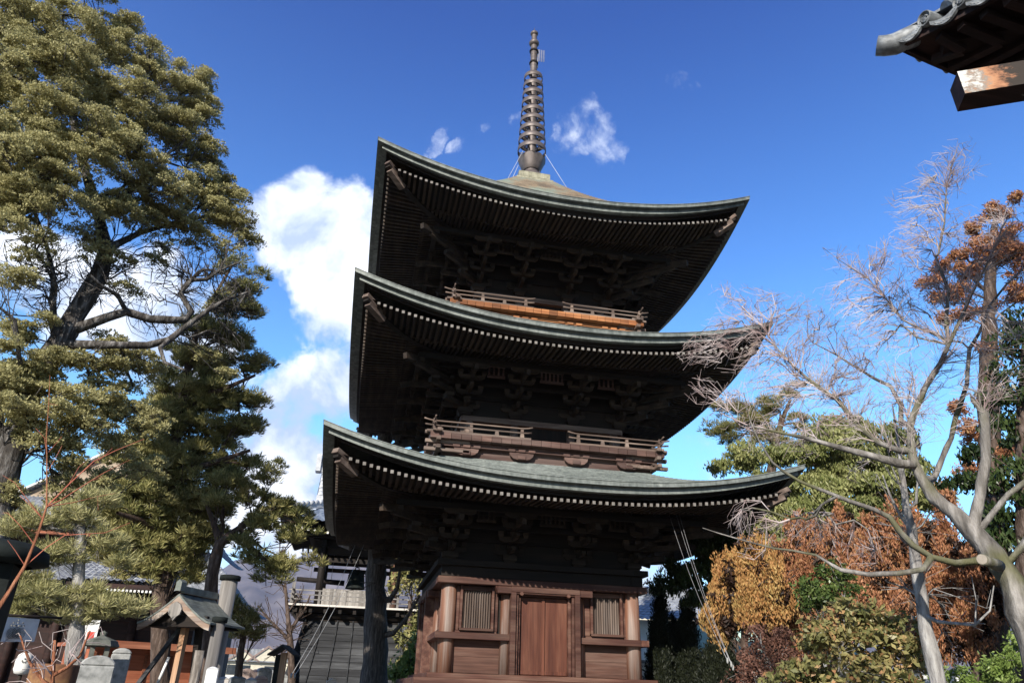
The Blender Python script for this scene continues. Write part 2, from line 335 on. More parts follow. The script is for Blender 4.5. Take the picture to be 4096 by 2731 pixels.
# -- roofs
A = [6.13, 5.92, 5.80]; ZE = [4.30, 8.50, 12.85]; RISE = [.88, .95, 1.08]; PW = [2.4, 2.25, 2.15]
IN = [3.02, 2.78, .80]; ZT = [5.50, 10.02, 17.31]; WALL = [2.5, 2.35, 2.12]
def zedge(i, t): return ZE[i]+RISE[i]*min(abs(t), 1.0)**PW[i]
NU = 61
for i in range(3):
    a = A[i]
    cfac = .28 if i < 2 else .34
    def zmid(t): return ZE[i]+(ZT[i]-ZE[i])*(cfac*t+(1-cfac)*t**1.75)
    b = MB(); NC = 34 if i < 2 else 60
    rows = []
    for j in range(NC):
        t0, t1 = j/NC, (j+1)/NC; rows += [(t0, .026 if j else 0), (t1, 0)]
    for k in range(4):
        s0 = len(b.v)
        def P(q, j):
            t, e = rows[j]; u = -1+2*q/(NU-1); w = a+(IN[i]-a)*t
            return (u*w, -w, zmid(t)+e+RISE[i]*abs(u)**PW[i]*(1-t)**1.6)
        b.grid(P, NU, len(rows), False); b.xf(Matrix.Rotation(k*PI/2, 4, 'Z'), s0)
    roof = b.build('roof', COPT if i == 2 else COP, pag)
    # stacked copper eave edge, then the dark boards under it
    def sweep(mb, sec):
        for k in range(4):
            s0 = len(mb.v)
            def P(q, j):
                u = -1+2*q/(NU-1); o, dz = sec[j]; return (u*(a-o), -(a-o), zedge(i, u)+dz)
            mb.grid(P, NU, len(sec), False); mb.xf(Matrix.Rotation(k*PI/2, 4, 'Z'), s0)
    f1 = MB(); sweep(f1, [(-.014, .014), (-.014, -.004), (.002, -.006), (.0, -.108), (.145, -.114)]); f1.build('eave_edge', COP, roof)
    f2 = MB(); sweep(f2, [(.135, -.10), (.135, -.258), (.29, -.266)]); f2.build('eave_edge', COP, roof)
    f3 = MB(); sweep(f3, [(.27, -.256), (.285, -.30), (.35, -.315), (.36, -.36), (.43, -.375)]); f3.build('eave_board', DK, roof)
    # soffit surface
    w0, w1, w2, wi = a-.38, a-.40, a-1.55, WALL[i]
    def sof(x, w):
        w = max(wi, min(w, a-.36)); zz = ZE[i]-(.41, .385, .35)[i]
        zm = zz+(w0-w)*.09 if w > w2 else zz+(w0-w2)*.09+(w2-w)*.30
        return zm+RISE[i]*min(1, abs(x)/a)**PW[i]*max(0, (w-wi)/(a-wi))**1.3
    b = MB()
    for k in range(4):
        s0 = len(b.v)
        def P(q, j):
            u = -1+2*q/(NU-1); w = (a-.37)+(wi-(a-.37))*j/10; return (u*w, -w, sof(u*w, w))
        b.grid(P, NU, 11, False); b.xf(Matrix.Rotation(k*PI/2, 4, 'Z'), s0)
    b.build('soffit', DK, roof)
    # rafters: flying row and base row; the largest hundred are parts of their own
    nr = [67, 65, 65][i]; sp = 2*(a-.70)/(nr-1)
    rest = MB(); ends = MB(); nind = {0: 65, 1: 35, 2: 0}[i]
    own = set(sorted(range(nr), key=lambda q: abs(q-nr/2))[:nind])
    for k in range(4):
        R4 = Matrix.Rotation(k*PI/2, 4, 'Z')
        for q in range(nr):
            x = -(a-.70)+q*sp; lim = max(w2-.12, abs(x)+.12)
            if lim > w0-.05: continue
            y0, y1 = -w0, -lim; r_ = MB()
            r_.bar((x, y0, sof(x, w0)-.048), (x, y1, sof(x, lim)-.05), .078, .085)
            e_ = MB(); e_.box(x-.037, x+.037, y0-.004, y0+.004, sof(x, w0)-.088, sof(x, w0)-.008)
            if k == 0 and q in own:
                r_.xf(R4); o = r_.build('rafter', RAFT, pag)
                e_.xf(R4); e_.build('rafter_end', RAFEND, o)
            else:
                r_.xf(R4); e_.xf(R4); rest.v, rest.f, rest.sm = rest.v, rest.f, rest.sm
                rest.add(r_.v, r_.f); ends.add(e_.v, e_.f)
        for q in range(nr):
            x = -(a-1.7)+q*2*(a-1.7)/(nr-1); lim = max(wi+.02, abs(x)+.12)
            if lim > w2-.05: continue
            r_ = MB(); wm_ = (w2+lim)/2
            r_.bar((x, -w2, sof(x, w2)-.055), (x, -wm_, sof(x, wm_)-.055), .075, .1); r_.bar((x, -wm_, sof(x, wm_)-.055), (x, -lim, sof(x, lim)-.055), .075, .1)
            r_.xf(R4); rest.add(r_.v, r_.f)
        s0 = len(rest.v)                     # board carried by the base rafter ends
        def P(q, j):
            u = -1+2*q/40; o = ((0, 0), (0, .07), (.09, .07), (.09, 0))[j]; w = w2-o[0]; return (u*w, -w, sof(u*w, w)-.0+(-.008 if j in (0, 3) else -.05))
        rest.grid(P, 41, 4, False); rest.xf(R4, s0)
    tag(rest.build('rafter_rows', RAFT, pag), kind='stuff'); tag(ends.build('rafter_row_ends', RAFEND, pag), kind='stuff')
    # hip beams
    for k in range(4):
        b = MB(); n_ = 12; qe = a-.36
        for j in range(n_):
            q0 = wi+(qe-wi)*j/n_; q1 = wi+(qe-wi)*(j+1)/n_
            b.bar((-q0, -q0, sof(q0, q0)-.07), (-q1, -q1, sof(q1, q1)-.07), .17, .14)
        b.build('hip_beam', DK, pag, rz=k*PI/2)
        for (q0, q1, dz, ww, hh) in ((a-.80, a-.33, -.05, .20, .12), (a-.85, a-.42, -.205, .18, .15)):
            e_ = MB(); z0 = sof(q0, q0)+dz+.02; z1 = sof(a-.4, a-.4)+dz+.04+(.05 if dz > -.1 else .02)
            e_.bar((-q0, -q0, z0), (-q1, -q1, z1), ww, hh); e_.build('hip_beam_end', RAIL, pag, rz=k*PI/2)
    # bracket zone
    base = ZE[i]-1.55; wall = [2.62, 2.42, 2.2][i]; pw = a-2.0; st = (pw-wall)/3
    b = MB()
    for k in range(4):
        s0 = len(b.v)
        b.box(-pw-.07, pw-.075, -pw-.07, -pw+.07, ZE[i]-.50, ZE[i]-.36)
        for j in range(3): w_ = wall+st*j; b.box(-w_-.35, w_+.35, -w_-.055, -w_+.055, base+.52+.27*j+.004*(k % 2), base+.62+.27*j+.004*(k % 2))
        b.box(-wall+.01, wall-.052, -wall+.01, -wall+.05, base, ZE[i]+.3)
        b.xf(Matrix.Rotation(k*PI/2, 4, 'Z'), s0)
    b.build('tie_beams', DK, pag)
    c_ = MB()                                      # one bracket set, wall at y=0, outward -y
    c_.box(-.19, .19, -.19, .19, base+.08, base+.22); c_.box(-.13, .13, -.13, .13, base, base+.079, top=1.3)
    def arm(mb, cx, cy, z, half, along):
        pl = [(-half, z+.13), (-half, z+.06), (-half+.10, z+.0), (half-.10, z), (half, z+.06), (half, z+.13)]
        if along == 'x': mb.prism([(cx+p, q) for p, q in pl], 'y', cy-.05, cy+.05)
        else: mb.prism([(cy+p, q) for p, q in pl], 'x', cx-.05, cx+.05)
    for j in range(3):
        z = base+.22+.27*j; yy = -st*j
        arm(c_, 0, yy, z, .42 if j == 0 else .38, 'x')
        for x in (-.34, 0, .34): c_.box(x-.075, x+.075, yy-.075, yy+.075, z+.175, z+.27); c_.box(x-.055, x+.055, yy-.055, yy+.055, z+.131, z+.1745, top=1.3)
        arm(c_, 0, -st*(j+1)/2-.02, z+.02, st*(j+1)/2+.14, 'y')
    c_.bar((0, .1, base+1.28), (0, -st*3-.42, base+.78), .11, .15)
    c_.box(-.07, .07, -st*3-.09, -st*3+.09, base+.90, base+1.06)
    arm(c_, 0, -st*3, base+.93, .42, 'x')
    cm = c_.mesh('bracket'); cm.materials.append(BRK)
    cols = [(-1, 1)] and [-wall+.05, -wall*.37, wall*.37, wall-.05]
    for k in range(4):
        for x in cols:
            p = Matrix.Rotation(k*PI/2, 3, 'Z') @ Vector((x, -wall, 0)); link('bracket', cm, pag, p, k*PI/2)
        dg = MB(); q = 1/math.sqrt(2)               # corner set on the diagonal
        for j in range(3): dg.bar((0, 0, base+.3+.27*j), (-(st*(j+1)+.16), -(st*(j+1)+.16), base+.3+.27*j), .12, .14); dg.box(-st*(j+1)-.11, -st*(j+1)+.11, -st*(j+1)-.11, -st*(j+1)+.11, base+.375+.27*j, base+.48+.27*j)
        dg.bar((0, 0, base+1.3), (-st*3-.45, -st*3-.45, base+.86), .13, .17)
        p = Matrix.Rotation(k*PI/2, 3, 'Z') @ Vector((-wall, -wall, 0)); dg.build('corner_bracket', BRK, pag, p, k*PI/2)
        # slatted strut panels between the brackets
        yy = -(wall+st*2+.05)
        for x in (-wall*.69, 0, wall*.69):
            sm_ = MB(); hw = .36 if x == 0 else .26; z0 = base+.86
            sm_.box(x-hw, x+hw, yy-.03, yy+.03, z0, z0+.07); sm_.box(x-hw, x+hw, yy-.03, yy+.03, z0+.33, z0+.38)
            ns = 6 if x == 0 else 4
            for t in range(ns):
                xx = x-hw+.05+(2*hw-.1)*t/(ns-1); sm_.box(xx-.025, xx+.025, yy-.02, yy+.02, z0+.071, z0+.329)
            sm_.build('strut_panel', RAFT if i != 1 else BALC, pag, rz=k*PI/2)
# -- upper storeys and balconies
for i, (zd, ho, gap, p1, p2, pm, hb, zl, zu, wlow) in {1: (6.06, 3.33, .52, .83, 2.30, 1.56, 3.06, 5.30, 7.2, 2.35), 2: (10.46, 3.03, .44, .75, 2.12, 1.43, 2.76, 9.8, 11.5, 2.12)}.items():
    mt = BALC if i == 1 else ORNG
    b = MB(); b.box(-wlow, wlow, -wlow, wlow, zl, ZE[i]+.2); b.build('storey_wall', DKZ, pag)
    b = MB()
    for k in range(4):                            # door and panel frames on the upper walls
        s0 = len(b.v)
        for x in (-wlow+.12, -wlow*.37, wlow*.37, wlow-.12): b.tube([(x, -wlow, zd), (x, -wlow, ZE[i]-1.6)], .13, 12)
        b.box(-wlow-.08, wlow+.08, -wlow-.14, -wlow, zd, zd+.14); b.box(-wlow-.1, wlow+.1, -wlow-.15, -wlow, ZE[i]-1.72, ZE[i]-1.56)
        b.xf(Matrix.Rotation(k*PI/2, 4, 'Z'), s0)
    b.build('wall_frame', RAIL, pag)
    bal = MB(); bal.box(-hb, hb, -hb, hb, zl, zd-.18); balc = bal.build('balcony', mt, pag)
    dk_ = MB(); nb = 24; e = ho+.09
    for k in range(4):
        s0 = len(dk_.v)
        for j in range(nb):
            x0 = -e+2*e*j/nb; x1 = -e+2*e*(j+1)/nb
            m0 = .004*((j*7) % 3); dk_.box(x0+.006, x1-.006, -e-m0, -wlow+.1 if abs((x0+x1)/2) < wlow else -abs((x0+x1)/2)+.14, zd-.17+m0*.3, zd-.002-m0*.5)
        dk_.box(-hb-.16, hb-.002, -hb-.16, -hb, zd-.315, zd-.225)
        dk_.box(-hb-.13, hb-.002, -hb-.13, -hb, zd-.224, zd-.176)
        dk_.box(-hb-.05, hb-.002, -hb-.05, -hb, zl+.04, zl+.14)
        dk_.xf(Matrix.Rotation(k*PI/2, 4, 'Z'), s0)
    dk_.build('deck', mt, balc)
    for k in range(4):
        for x in (-2.38*ho/3.33, -.80*ho/3.33, .80*ho/3.33, 2.38*ho/3.33):
            q = MB(); z = zd-.54; y = -hb-.11
            q.prism([(x-.36, z+.20), (x-.33, z+.10), (x-.24, z+.02), (x-.12, z-.01), (x+.12, z-.01), (x+.24, z+.02), (x+.33, z+.10), (x+.36, z+.20)], 'y', y-.05, y+.05)
            q.box(x-.11, x+.11, y-.09, y+.08, z-.0, z+.12)
            for xx in (x-.29, x, x+.29): q.box(xx-.10, xx+.10, y-.09, y+.07, z+.205, z+.30)
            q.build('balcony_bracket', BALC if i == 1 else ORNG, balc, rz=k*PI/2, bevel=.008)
        q = MB(); e2 = ho+.22                          # corner: crossing beam ends
        for z, l_ in ((zd-.50, .02), (zd-.27, .0), (zd-.02, .02)):
            q.box(-e2-l_, -2.3, -hb-.2, -hb-.08, z, z+.10); q.box(-hb-.2, -hb-.08, -e2-l_, -2.3, z+.004, z+.104)
            q.box(-hb-.26, -hb-.02, -hb-.26, -hb-.02, z+.105, z+.17)
        q.build('corner_stack', RAIL, balc, rz=k*PI/2, bevel=.008)
        # railing
        y = -ho
        def rail(mb, z, r, x0, x1, up0, up1):
            pts = []
            for j in range(25):
                t = j/24; x = x0+(x1-x0)*t; d0 = max(0, 1-abs(x-x0)/.34); d1 = max(0, 1-abs(x-x1)/.34)
                pts.append((x, y, z+up0*d0*d0+up1*d1*d1))
            mb.tube(pts, r, 8)
        for sx in (-1, 1):
            rl = MB(); rail(rl, zd+.335, .024, *sorted((sx*gap, sx*(ho+.30))), .055, .055)
            rail(rl, zd+.20, .026, *sorted((sx*(gap+.03), sx*(ho+.26))), .02, .03)
            x0, x1 = sorted((sx*gap*1.1, sx*(ho+.2))); rl.box(x0, x1, y-.04, y+.04, zd+.0, zd+.065)
            rl.build('railing', RAIL, balc, rz=k*PI/2)
        for sx in (-1, 1):
            for x, zt_ in ((p1, .31), (p2, .31), (pm, .18)):
                q = MB(); x *= sx; q.box(x-.055, x+.055, y-.04, y+.04, zd+.066, zd+.18, top=.82)
                if zt_ > .2: q.box(x-.04, x+.04, y-.035, y+.035, zd+.22, zd+.30); 
                q.build('railing_post', RAIL, balc, rz=k*PI/2)
        q = MB(); q.tube([(-ho, -ho, zd), (-ho, -ho, zd+.40)], .045, 10); q.box(-ho-.06, -ho+.06, -ho-.06, -ho+.06, zd+.25, zd+.31); q.build('railing_post', RAIL, balc, rz=k*PI/2)
# -- spire
sp_ = MB(); sp_.box(-.80, .80, -.80, .80, 17.28, 17.34); sp_.box(-.74, .74, -.74, .74, 17.341, 17.46, top=.97); sp_.box(-.62, .62, -.62, .62, 17.461, 17.80)
for k in range(4):
    s0 = len(sp_.v)
    for x in (-.3, .3):
        sp_.prism([(x-.17, 17.55), (x-.18, 17.64), (x-.1, 17.70), (x, 17.74), (x+.1, 17.70), (x+.18, 17.64), (x+.17, 17.55)], 'y', -.632, -.62)
    sp_.xf(Matrix.Rotation(k*PI/2, 4, 'Z'), s0)
spire = sp_.build('spire', copper('spire base copper', (.16, .15, .10), (.28, .27, .19), (.40, .38, .28)), pag, bevel=.01)
b = MB(); b.lathe([(.43, 17.80), (.45, 17.93), (.42, 18.04), (.32, 18.14), (.29, 18.22), (.30, 18.36)], 32); b.build('bowl', IRON, spire)
b = MB(); nn = 48
def P(q, j):
    th = 2*PI*q/nn; t = j/8; lobe = abs(math.sin(th*4)); z = 18.28+.50*t*(1 if j < 5 else 1)+(.12*lobe*(t**3)); r = .33+.20*t**.8+.03*t**4
    return (r*math.cos(th), r*math.sin(th), z)
b.grid(P, nn+1, 9); b.build('lotus_cup', IRON, spire)
b = MB(); b.lathe([(.17, 18.2), (.165, 21), (.15, 23.6), (.14, 25.1), (.12, 25.2), (.12, 25.8)], 20); b.lathe([(.0, 26.3), (.012, 26.28), (.015, 26.0), (.03, 25.98)], 8)
for z in [19.1+.485*q for q in range(10)]: b.lathe([(.15, z-.04), (.19, z-.03), (.19, z+.03), (.15, z+.04)], 20)
for z in (23.95, 24.25, 24.6): b.lathe([(.14, z-.02), (.165, z), (.14, z+.02)], 20)
b.build('shaft', IRON, spire)
for q in range(9):
    r = .575-(.575-.395)*q/8; z = 19.33+(23.26-19.33)*q/8; b = MB()
    b.lathe([(r, z-.10), (r+.006, z), (r, z+.10), (r-.025, z+.10), (r-.02, z), (r-.025, z-.10), (r, z-.10)], 36)
    for t in range(4):
        th = t*PI/2+PI/4
        b.tube([(.15*math.cos(th), .15*math.sin(th), z-.03), ((r*.5)*math.cos(th+.15), (r*.5)*math.sin(th+.15), z+.05), (r*.8*math.cos(th), r*.8*math.sin(th), z-.02), ((r-.01)*math.cos(th-.1), (r-.01)*math.sin(th-.1), z)], .024, 6)
        for dt in (-.35, .35): b.tube([(r*.45*math.cos(th), r*.45*math.sin(th), z), (r*.7*math.cos(th+dt*.7), r*.7*math.sin(th+dt*.7), z+.02), ((r-.01)*math.cos(th+dt), (r-.01)*math.sin(th+dt), z)], .02, 6)
    b.build('ring', IRON, spire)
for z, r, h in ((25.33, .225, .17), (25.92, .175, .13)):
    b = MB(); b.lathe([(.1*math.sin(0)+r*math.sin(PI*t/12) if 0 < t < 12 else .02, z-h*math.cos(PI*t/12)) for t in range(13)], 24); b.build('jewel_ball', IRON, spire)
for z in (24.15, 24.85):
    b = MB(); b.lathe([(.19, z-.035), (.20, z), (.19, z+.035), (.15, z+.03), (.15, z-.03), (.19, z-.035)], 24); b.build('clamp_ring', DKZ, spire)
b = MB()
for x in (.24, .34, .44): b.tube([(x, -.02, 24.3), (x, -.02, 25.0)], .010, 5)
b.tube([(.17, 0, 23.9), (.20, 0, 25.0)], .02, 6)
for j in range(14): z = 24.32+j*.05; b.tube([(.18, -.02, z), (.44, -.02, z+.015), (.48, -.02, z+.05)], .007, 4)
b.build('aerial_comb', plain('grey metal', ((.3, .3, .3), (.45, .45, .45)), 5, metal=.5), spire)
WIRE = plain('pale wire', ((.45, .45, .45), (.6, .6, .6)), 5)
for k in range(4):
    b = MB(); b.tube([(-.45, -.45, 18.9), (-1.25, -1.25, 16.55)], .008, 4); b.build('stay_wire', WIRE, spire, rz=k*PI/2)
# ================================================================== tree tools
def skeleton(limbs, targets, step=.35, seed=0, jit=.12, rtip=.006, expo=2.3, droop=0.0, rise=0.0, attach_r=None):
    """limbs: list of [points, radii]; targets: points the branches reach. Returns node positions, parents, radii, chains"""
    rg = np.random.default_rng(seed)
    pos = []; par = []; rmin = []
    def addn(p, pr, r=0): pos.append(np.array(p, float)); par.append(pr); rmin.append(r); return len(pos)-1
    for pts, rad in limbs:
        pts = [np.array(p, float) for p in pts]
        if pos:
            A_ = np.array(pos); d = np.linalg.norm(A_-pts[0], axis=1); prev = int(d.argmin())
        else: prev = addn(pts[0], -1, rad[0])
        first = True
        for i in range(len(pts)-1):
            n = max(1, int(np.linalg.norm(pts[i+1]-pts[i])/step)); 
            for k in range(1, n+1):
                t = k/n; q = pts[i]*(1-t)+pts[i+1]*t+rg.normal(0, .02, 3)*min(1, rad[i]*3); prev = addn(q, prev, rad[i]*(1-t)+rad[i+1]*t)
    nl = len(pos)
    T = np.array(targets, float)
    if len(T):
        A_ = np.array(pos[:nl]); dmin = np.array([np.min(np.linalg.norm(A_-t, axis=1)) for t in T]); T = T[np.argsort(dmin)]
        buf = np.zeros((nl+len(T)*40, 3)); buf[:nl] = A_; cnt = nl
        for t in T:
            d = np.linalg.norm(buf[:cnt]-t, axis=1); i = int(d.argmin()); p0 = buf[i].copy(); dd = d[i]
            # leave the parent a little before the nearest point so that forks open forwards
            for _ in range(int(rg.integers(0, 3))):
                if par[i] >= 0: i = par[i]
            p0 = pos[i]; dd = np.linalg.norm(t-p0); n = max(1, min(30, int(dd/step)))
            off = rg.normal(0, jit*dd, 3); prev = i
            for k in range(1, n+1):
                s = k/n; q = p0*(1-s)+t*s+off*math.sin(PI*s)*.8+np.array([0, 0, (rise-droop)*dd*math.sin(PI*s)])+rg.normal(0, jit*.28*step, 3)
                if k == n: q = t
                prev = addn(q, prev); buf[cnt] = q; cnt += 1
    n = len(pos); acc_ = np.zeros(n); P = np.array(pos); nch = np.zeros(n, int)
    for i in range(n): 
        if par[i] >= 0: nch[par[i]] += 1
    R = np.zeros(n)
    for i in range(n-1, -1, -1):
        r = max(acc_[i]**(1/expo) if acc_[i] > 0 else rtip, rmin[i], rtip); 
        if i < nl and rmin[i] > 0: r = rmin[i]
        R[i] = r
        if par[i] >= 0: acc_[par[i]] += r**expo
    for i in range(nl, n):
        R[i] = min(R[i], R[par[i]]*(.6 if par[i] < nl else 1.0))
    used = np.zeros(n, bool); chains = []
    tips = [i for i in range(n) if nch[i] == 0]; depth = np.zeros(n, int)
    for i in range(n):
        if par[i] >= 0: depth[i] = depth[par[i]]+1
    for tp in sorted(tips, key=lambda i: -R[i]*1000-depth[i]):
        c = [tp]; used[tp] = True; j = par[tp]
        while j >= 0:
            c.append(j)
            if used[j]: break
            used[j] = True; j = par[j]
        chains.append(c[::-1])
    return P, R, chains
def tubes(P, R, chains, rlo=0, rhi=9, smax=10):
    Vs = []; Fs = []; o = 0
    for c in chains:
        rr = R[c].copy()
        if len(c) > 1: rr[0] = min(rr[0], rr[1]*1.35)
        if rr.max() > .03:
            kn = np.random.default_rng(len(c)).normal(0, .055, len(c)); kn[0] = 0; rr = rr*(1+kn)
        mr_ = rr[min(1, len(rr)-1)]
        if not (rlo <= mr_ < rhi): continue
        n = 3 if mr_ < .02 else 5 if mr_ < .06 else smax
        pts = P[c]; m = len(c)
        if m < 2: continue
        d = np.gradient(pts, axis=0); d /= np.linalg.norm(d, axis=1)[:, None]+1e-9
        a = np.array([0, 0, 1.]) if abs(d[0, 2]) < .8 else np.array([1., 0, 0])
        r = np.cross(d[0], a); r /= np.linalg.norm(r); ang = np.arange(n)*2*PI/n; V = np.empty((m, n, 3))
        for i in range(m):
            r = r-d[i]*r.dot(d[i]); r /= np.linalg.norm(r)+1e-9; w = np.cross(d[i], r)
            V[i] = pts[i]+rr[i]*(np.cos(ang)[:, None]*r+np.sin(ang)[:, None]*w)
        Vs.append(V.reshape(-1, 3)); I = np.arange(m-1)[:, None]*n; K = np.arange(n)[None]; K2 = (K+1) % n
        Fs.append(np.stack([I+K, I+K2, I+n+K2, I+n+K], -1).reshape(-1, 4)+o); o += m*n
    return (np.concatenate(Vs), np.concatenate(Fs)) if Vs else (np.zeros((0, 3)), np.zeros((0, 4), int))
def rndunit(rg, n):
    v = rg.normal(size=(n, 3)); return v/np.linalg.norm(v, axis=1)[:, None]
def cards(C, ax, up, ln, wd_):
    """diamond-shaped leaves: centre, long axis, side axis"""
    n = len(C); s = np.cross(ax, up); s /= np.linalg.norm(s, axis=1)[:, None]+1e-9
    ln = np.broadcast_to(ln, (n,))[:, None]; wd_ = np.broadcast_to(wd_, (n,))[:, None]
    V = np.stack([C-ax*ln*.5, C-ax*ln*.02+s*wd_*.5, C+ax*ln*.5, C-ax*ln*.02-s*wd_*.5], 1).reshape(-1, 3)
    return V, np.arange(n*4).reshape(n, 4)
def clumps(blobs, dens, seed, shell=.35, flat=1.0, low=0.0):
    """clump centres in a union of blobs (x,y,z,r); dens = clumps per unit r^2"""
    rg = np.random.default_rng(seed); out_ = []
    for bl in blobs:
        x, y, z, r = bl[:4]; k = bl[4] if len(bl) > 4 else 1.0
        n = max(1, int(dens*r*r*k)); u = rndunit(rg, n); 
        if low: u[:, 2] = np.where((u[:, 2] < 0) & (rg.random(n) < low), -u[:, 2], u[:, 2])
        rad = r*(shell+(1-shell)*rg.random(n)**.5); u = u*rad[:, None]; u[:, 2] *= flat
        out_.append(u+np.array([x, y, z]))
    return np.concatenate(out_)
def lumps(blobs, rl, cnt, per, seed, flat=.7, shell=.35, up=.25):
    """leaf cushions: lumps of radius rl spread through the blobs, leaf clumps over each lump; returns clump centres, lump centres"""
    rg = np.random.default_rng(seed); C_ = []; Q_ = []; T_ = []
    for bl in blobs:
        x, y, z, r = bl[:4]; k = bl[4] if len(bl) > 4 else 1.0
        n = max(1, int(round(cnt*k*(r/rl)**2*(.8+.4*rg.random())))); u = rndunit(rg, n); q = u*(np.maximum(r-rl*.75, r*.3)*(shell+(1-shell)*rg.random((n, 1))**.5))+np.array([x, y, z]); Q_.append(q)
        rr = rl*(.6+.75*rg.random((n, 1, 1))); m = per
        w = rndunit(rg, n*m).reshape(n, m, 3); w[..., 2] = np.where(w[..., 2] < -up, -w[..., 2], w[..., 2]); w[..., 2] *= flat; w = w*rr*(.6+.4*rg.random((n, m, 1)))
        C_.append((q[:, None]+w).reshape(-1, 3)); T_.append(np.repeat(rg.random(n), m))
    lumps.tint = np.concatenate(T_); return np.concatenate(C_), np.concatenate(Q_)
def foliage(cent, n, rad, ln, wd_, seed, flat=.6, style='ball', jit=.3):
    rg = np.random.default_rng(seed); m = len(cent); cs = np.repeat(cent, n, 0); rr = np.repeat(rad*(1+jit*rg.normal(size=m)).clip(.5, 1.6), n)[:, None]
    u = rndunit(rg, m*n)
    if style == 'dome':                       # cushions: upper shell of a flattened dome
        u[:, 2] = np.abs(u[:, 2])*1.0-.25; p = u*rr*(.55+.45*rg.random((m*n, 1))); p[:, 2] *= flat
        ax = u*.8+rndunit(rg, m*n)*.7; ax[:, 2] += .35
    elif style == 'needle':                   # pine tufts: needles radiate from a twig end, upwards
        p = u*rr*.25; ax = u.copy(); ax[:, 2] = np.abs(ax[:, 2])*1.0+.1; p = p+ax*rr*.4
    elif style == 'plume':                    # upward plumes
        p = u*rr*(rg.random((m*n, 1))**.5); p[:, 2] *= flat; p[:, 0:2] *= (1.0-.35*np.clip(p[:, 2:3]/(rr*flat), -1, 1)); ax = rndunit(rg, m*n)*.5; ax[:, 2] += .9; ax[:, :2] += u[:, :2]*.4
    elif style == 'droop':
        p = u*rr*(rg.random((m*n, 1))**.4); p[:, 2] *= flat; ax = rndunit(rg, m*n)*.6; ax[:, 2] -= .8
    else:
        p = u*rr*(rg.random((m*n, 1))**.4); p[:, 2] *= flat; ax = rndunit(rg, m*n)
    ax /= np.linalg.norm(ax, axis=1)[:, None]; s = .7+.6*rg.random(m*n)
    return cards(cs+p, ax, rndunit(rg, m*n), ln*s, wd_*s)
def WB(lst, D, dscale=1.0):
    """blobs from photo circles: (u, v, r_px, depth offset[, density])"""
    o = []
    for t in lst:
        u, v, r = t[:3]; dd = D+(t[3] if len(t) > 3 else 0); p = W(u, v, dd); L_ = np.linalg.norm(p-CAM); o.append((*p, r/FPX*L_*.97)+tuple(t[4:5]))
    return o
def WL(pts, D, rads):
    """limb traced in the photo: (u, v[, depth offset]); radii in metres at its ends, interpolated"""
    P_ = [W(p[0], p[1], D+(p[2] if len(p) > 2 else 0)) for p in pts]; n = len(P_)
    return [P_, list(np.interp(np.linspace(0, 1, n), np.linspace(0, 1, len(rads)), rads))]
def bark(name, c0, c1, c2, sc=6, st=(2.2, 2.2, .5), moss=None):
    m, n, b = newmat(name); f = noise(n, sc, det=7, rough=.65, stretch=st); g = noise(n, 1.2, det=3)
    c = ramp(n, f, [(.3, c0), (.5, c1), (.68, c2)])
    if moss: c = mix(n, ramp(n, g, [(.5, (0, 0, 0)), (.62, (.8,)*3)]), c, moss)
    n.links.new(c, b.inputs['Base Color']); b.inputs['Roughness'].default_value = .85; b.inputs['Specular IOR Level'].default_value = .2; bump(n, b, f, .05, 1.0); return m
def tree(name, label, cat, limbs, blobs, dens, bk, lf, fol, seed=1, shell=.35, flat=1.0, low=0.0, step=.4, jit=.1, rtip=.008, group=None, base=None, rise=0, droop=0, keep=1.0, twig=None, lump=None, inner=None, expo=2.3):
    """trunk with limbs that reach every clump, and the crown of leaf clumps"""
    b0 = np.array(limbs[0][0][0]) if base is None else np.array(base)
    root = thing(name, label, cat, b0, group=group)
    rg = np.random.default_rng(seed+5)
    if lump:
        cen, tg = lumps(blobs, lump[0], lump[1], lump[2], seed, flat, shell, low); tg = np.concatenate([tg-np.array([0, 0, lump[0]*.25]), cen[rg.random(len(cen)) < keep*.12]])
    else:
        cen = clumps(blobs, dens, seed, shell, flat, low); tg = cen[rg.random(len(cen)) < keep]
    P, R, ch = skeleton(limbs, tg, step, seed, jit, rtip, expo, rise=rise, droop=droop); P = P-b0
    V, F_ = tubes(P, R, ch, .0 if twig is None else .012); rawmesh('trunk', V, F_, bk, root, True)
    if twig is not None:
        V, F_ = tubes(P, R, ch, 0, .012)
        if len(V): rawmesh('twigs', V, F_, twig, root, True)
    if fol:
        V, F_ = foliage(cen, *fol[:-1], seed+9, **fol[-1]); o_ = rawmesh('crown', V-b0, F_, lf, root)
        tn = lumps.tint if lump else rg.random(len(cen)); at = o_.data.attributes.new('tint', 'FLOAT', 'POINT'); at.data.foreach_set('value', np.repeat(tn, fol[0]*4).astype(np.float32))
    if inner:
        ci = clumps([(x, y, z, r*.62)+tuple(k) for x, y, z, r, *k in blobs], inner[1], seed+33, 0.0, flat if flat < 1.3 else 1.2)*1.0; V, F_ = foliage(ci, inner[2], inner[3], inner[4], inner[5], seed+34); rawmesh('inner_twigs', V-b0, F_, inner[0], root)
    return root, cen
G0 = lambda u, D: np.array([*W(u, 2765, D)[:2], 0.0])        # foot on the ground below photo column u
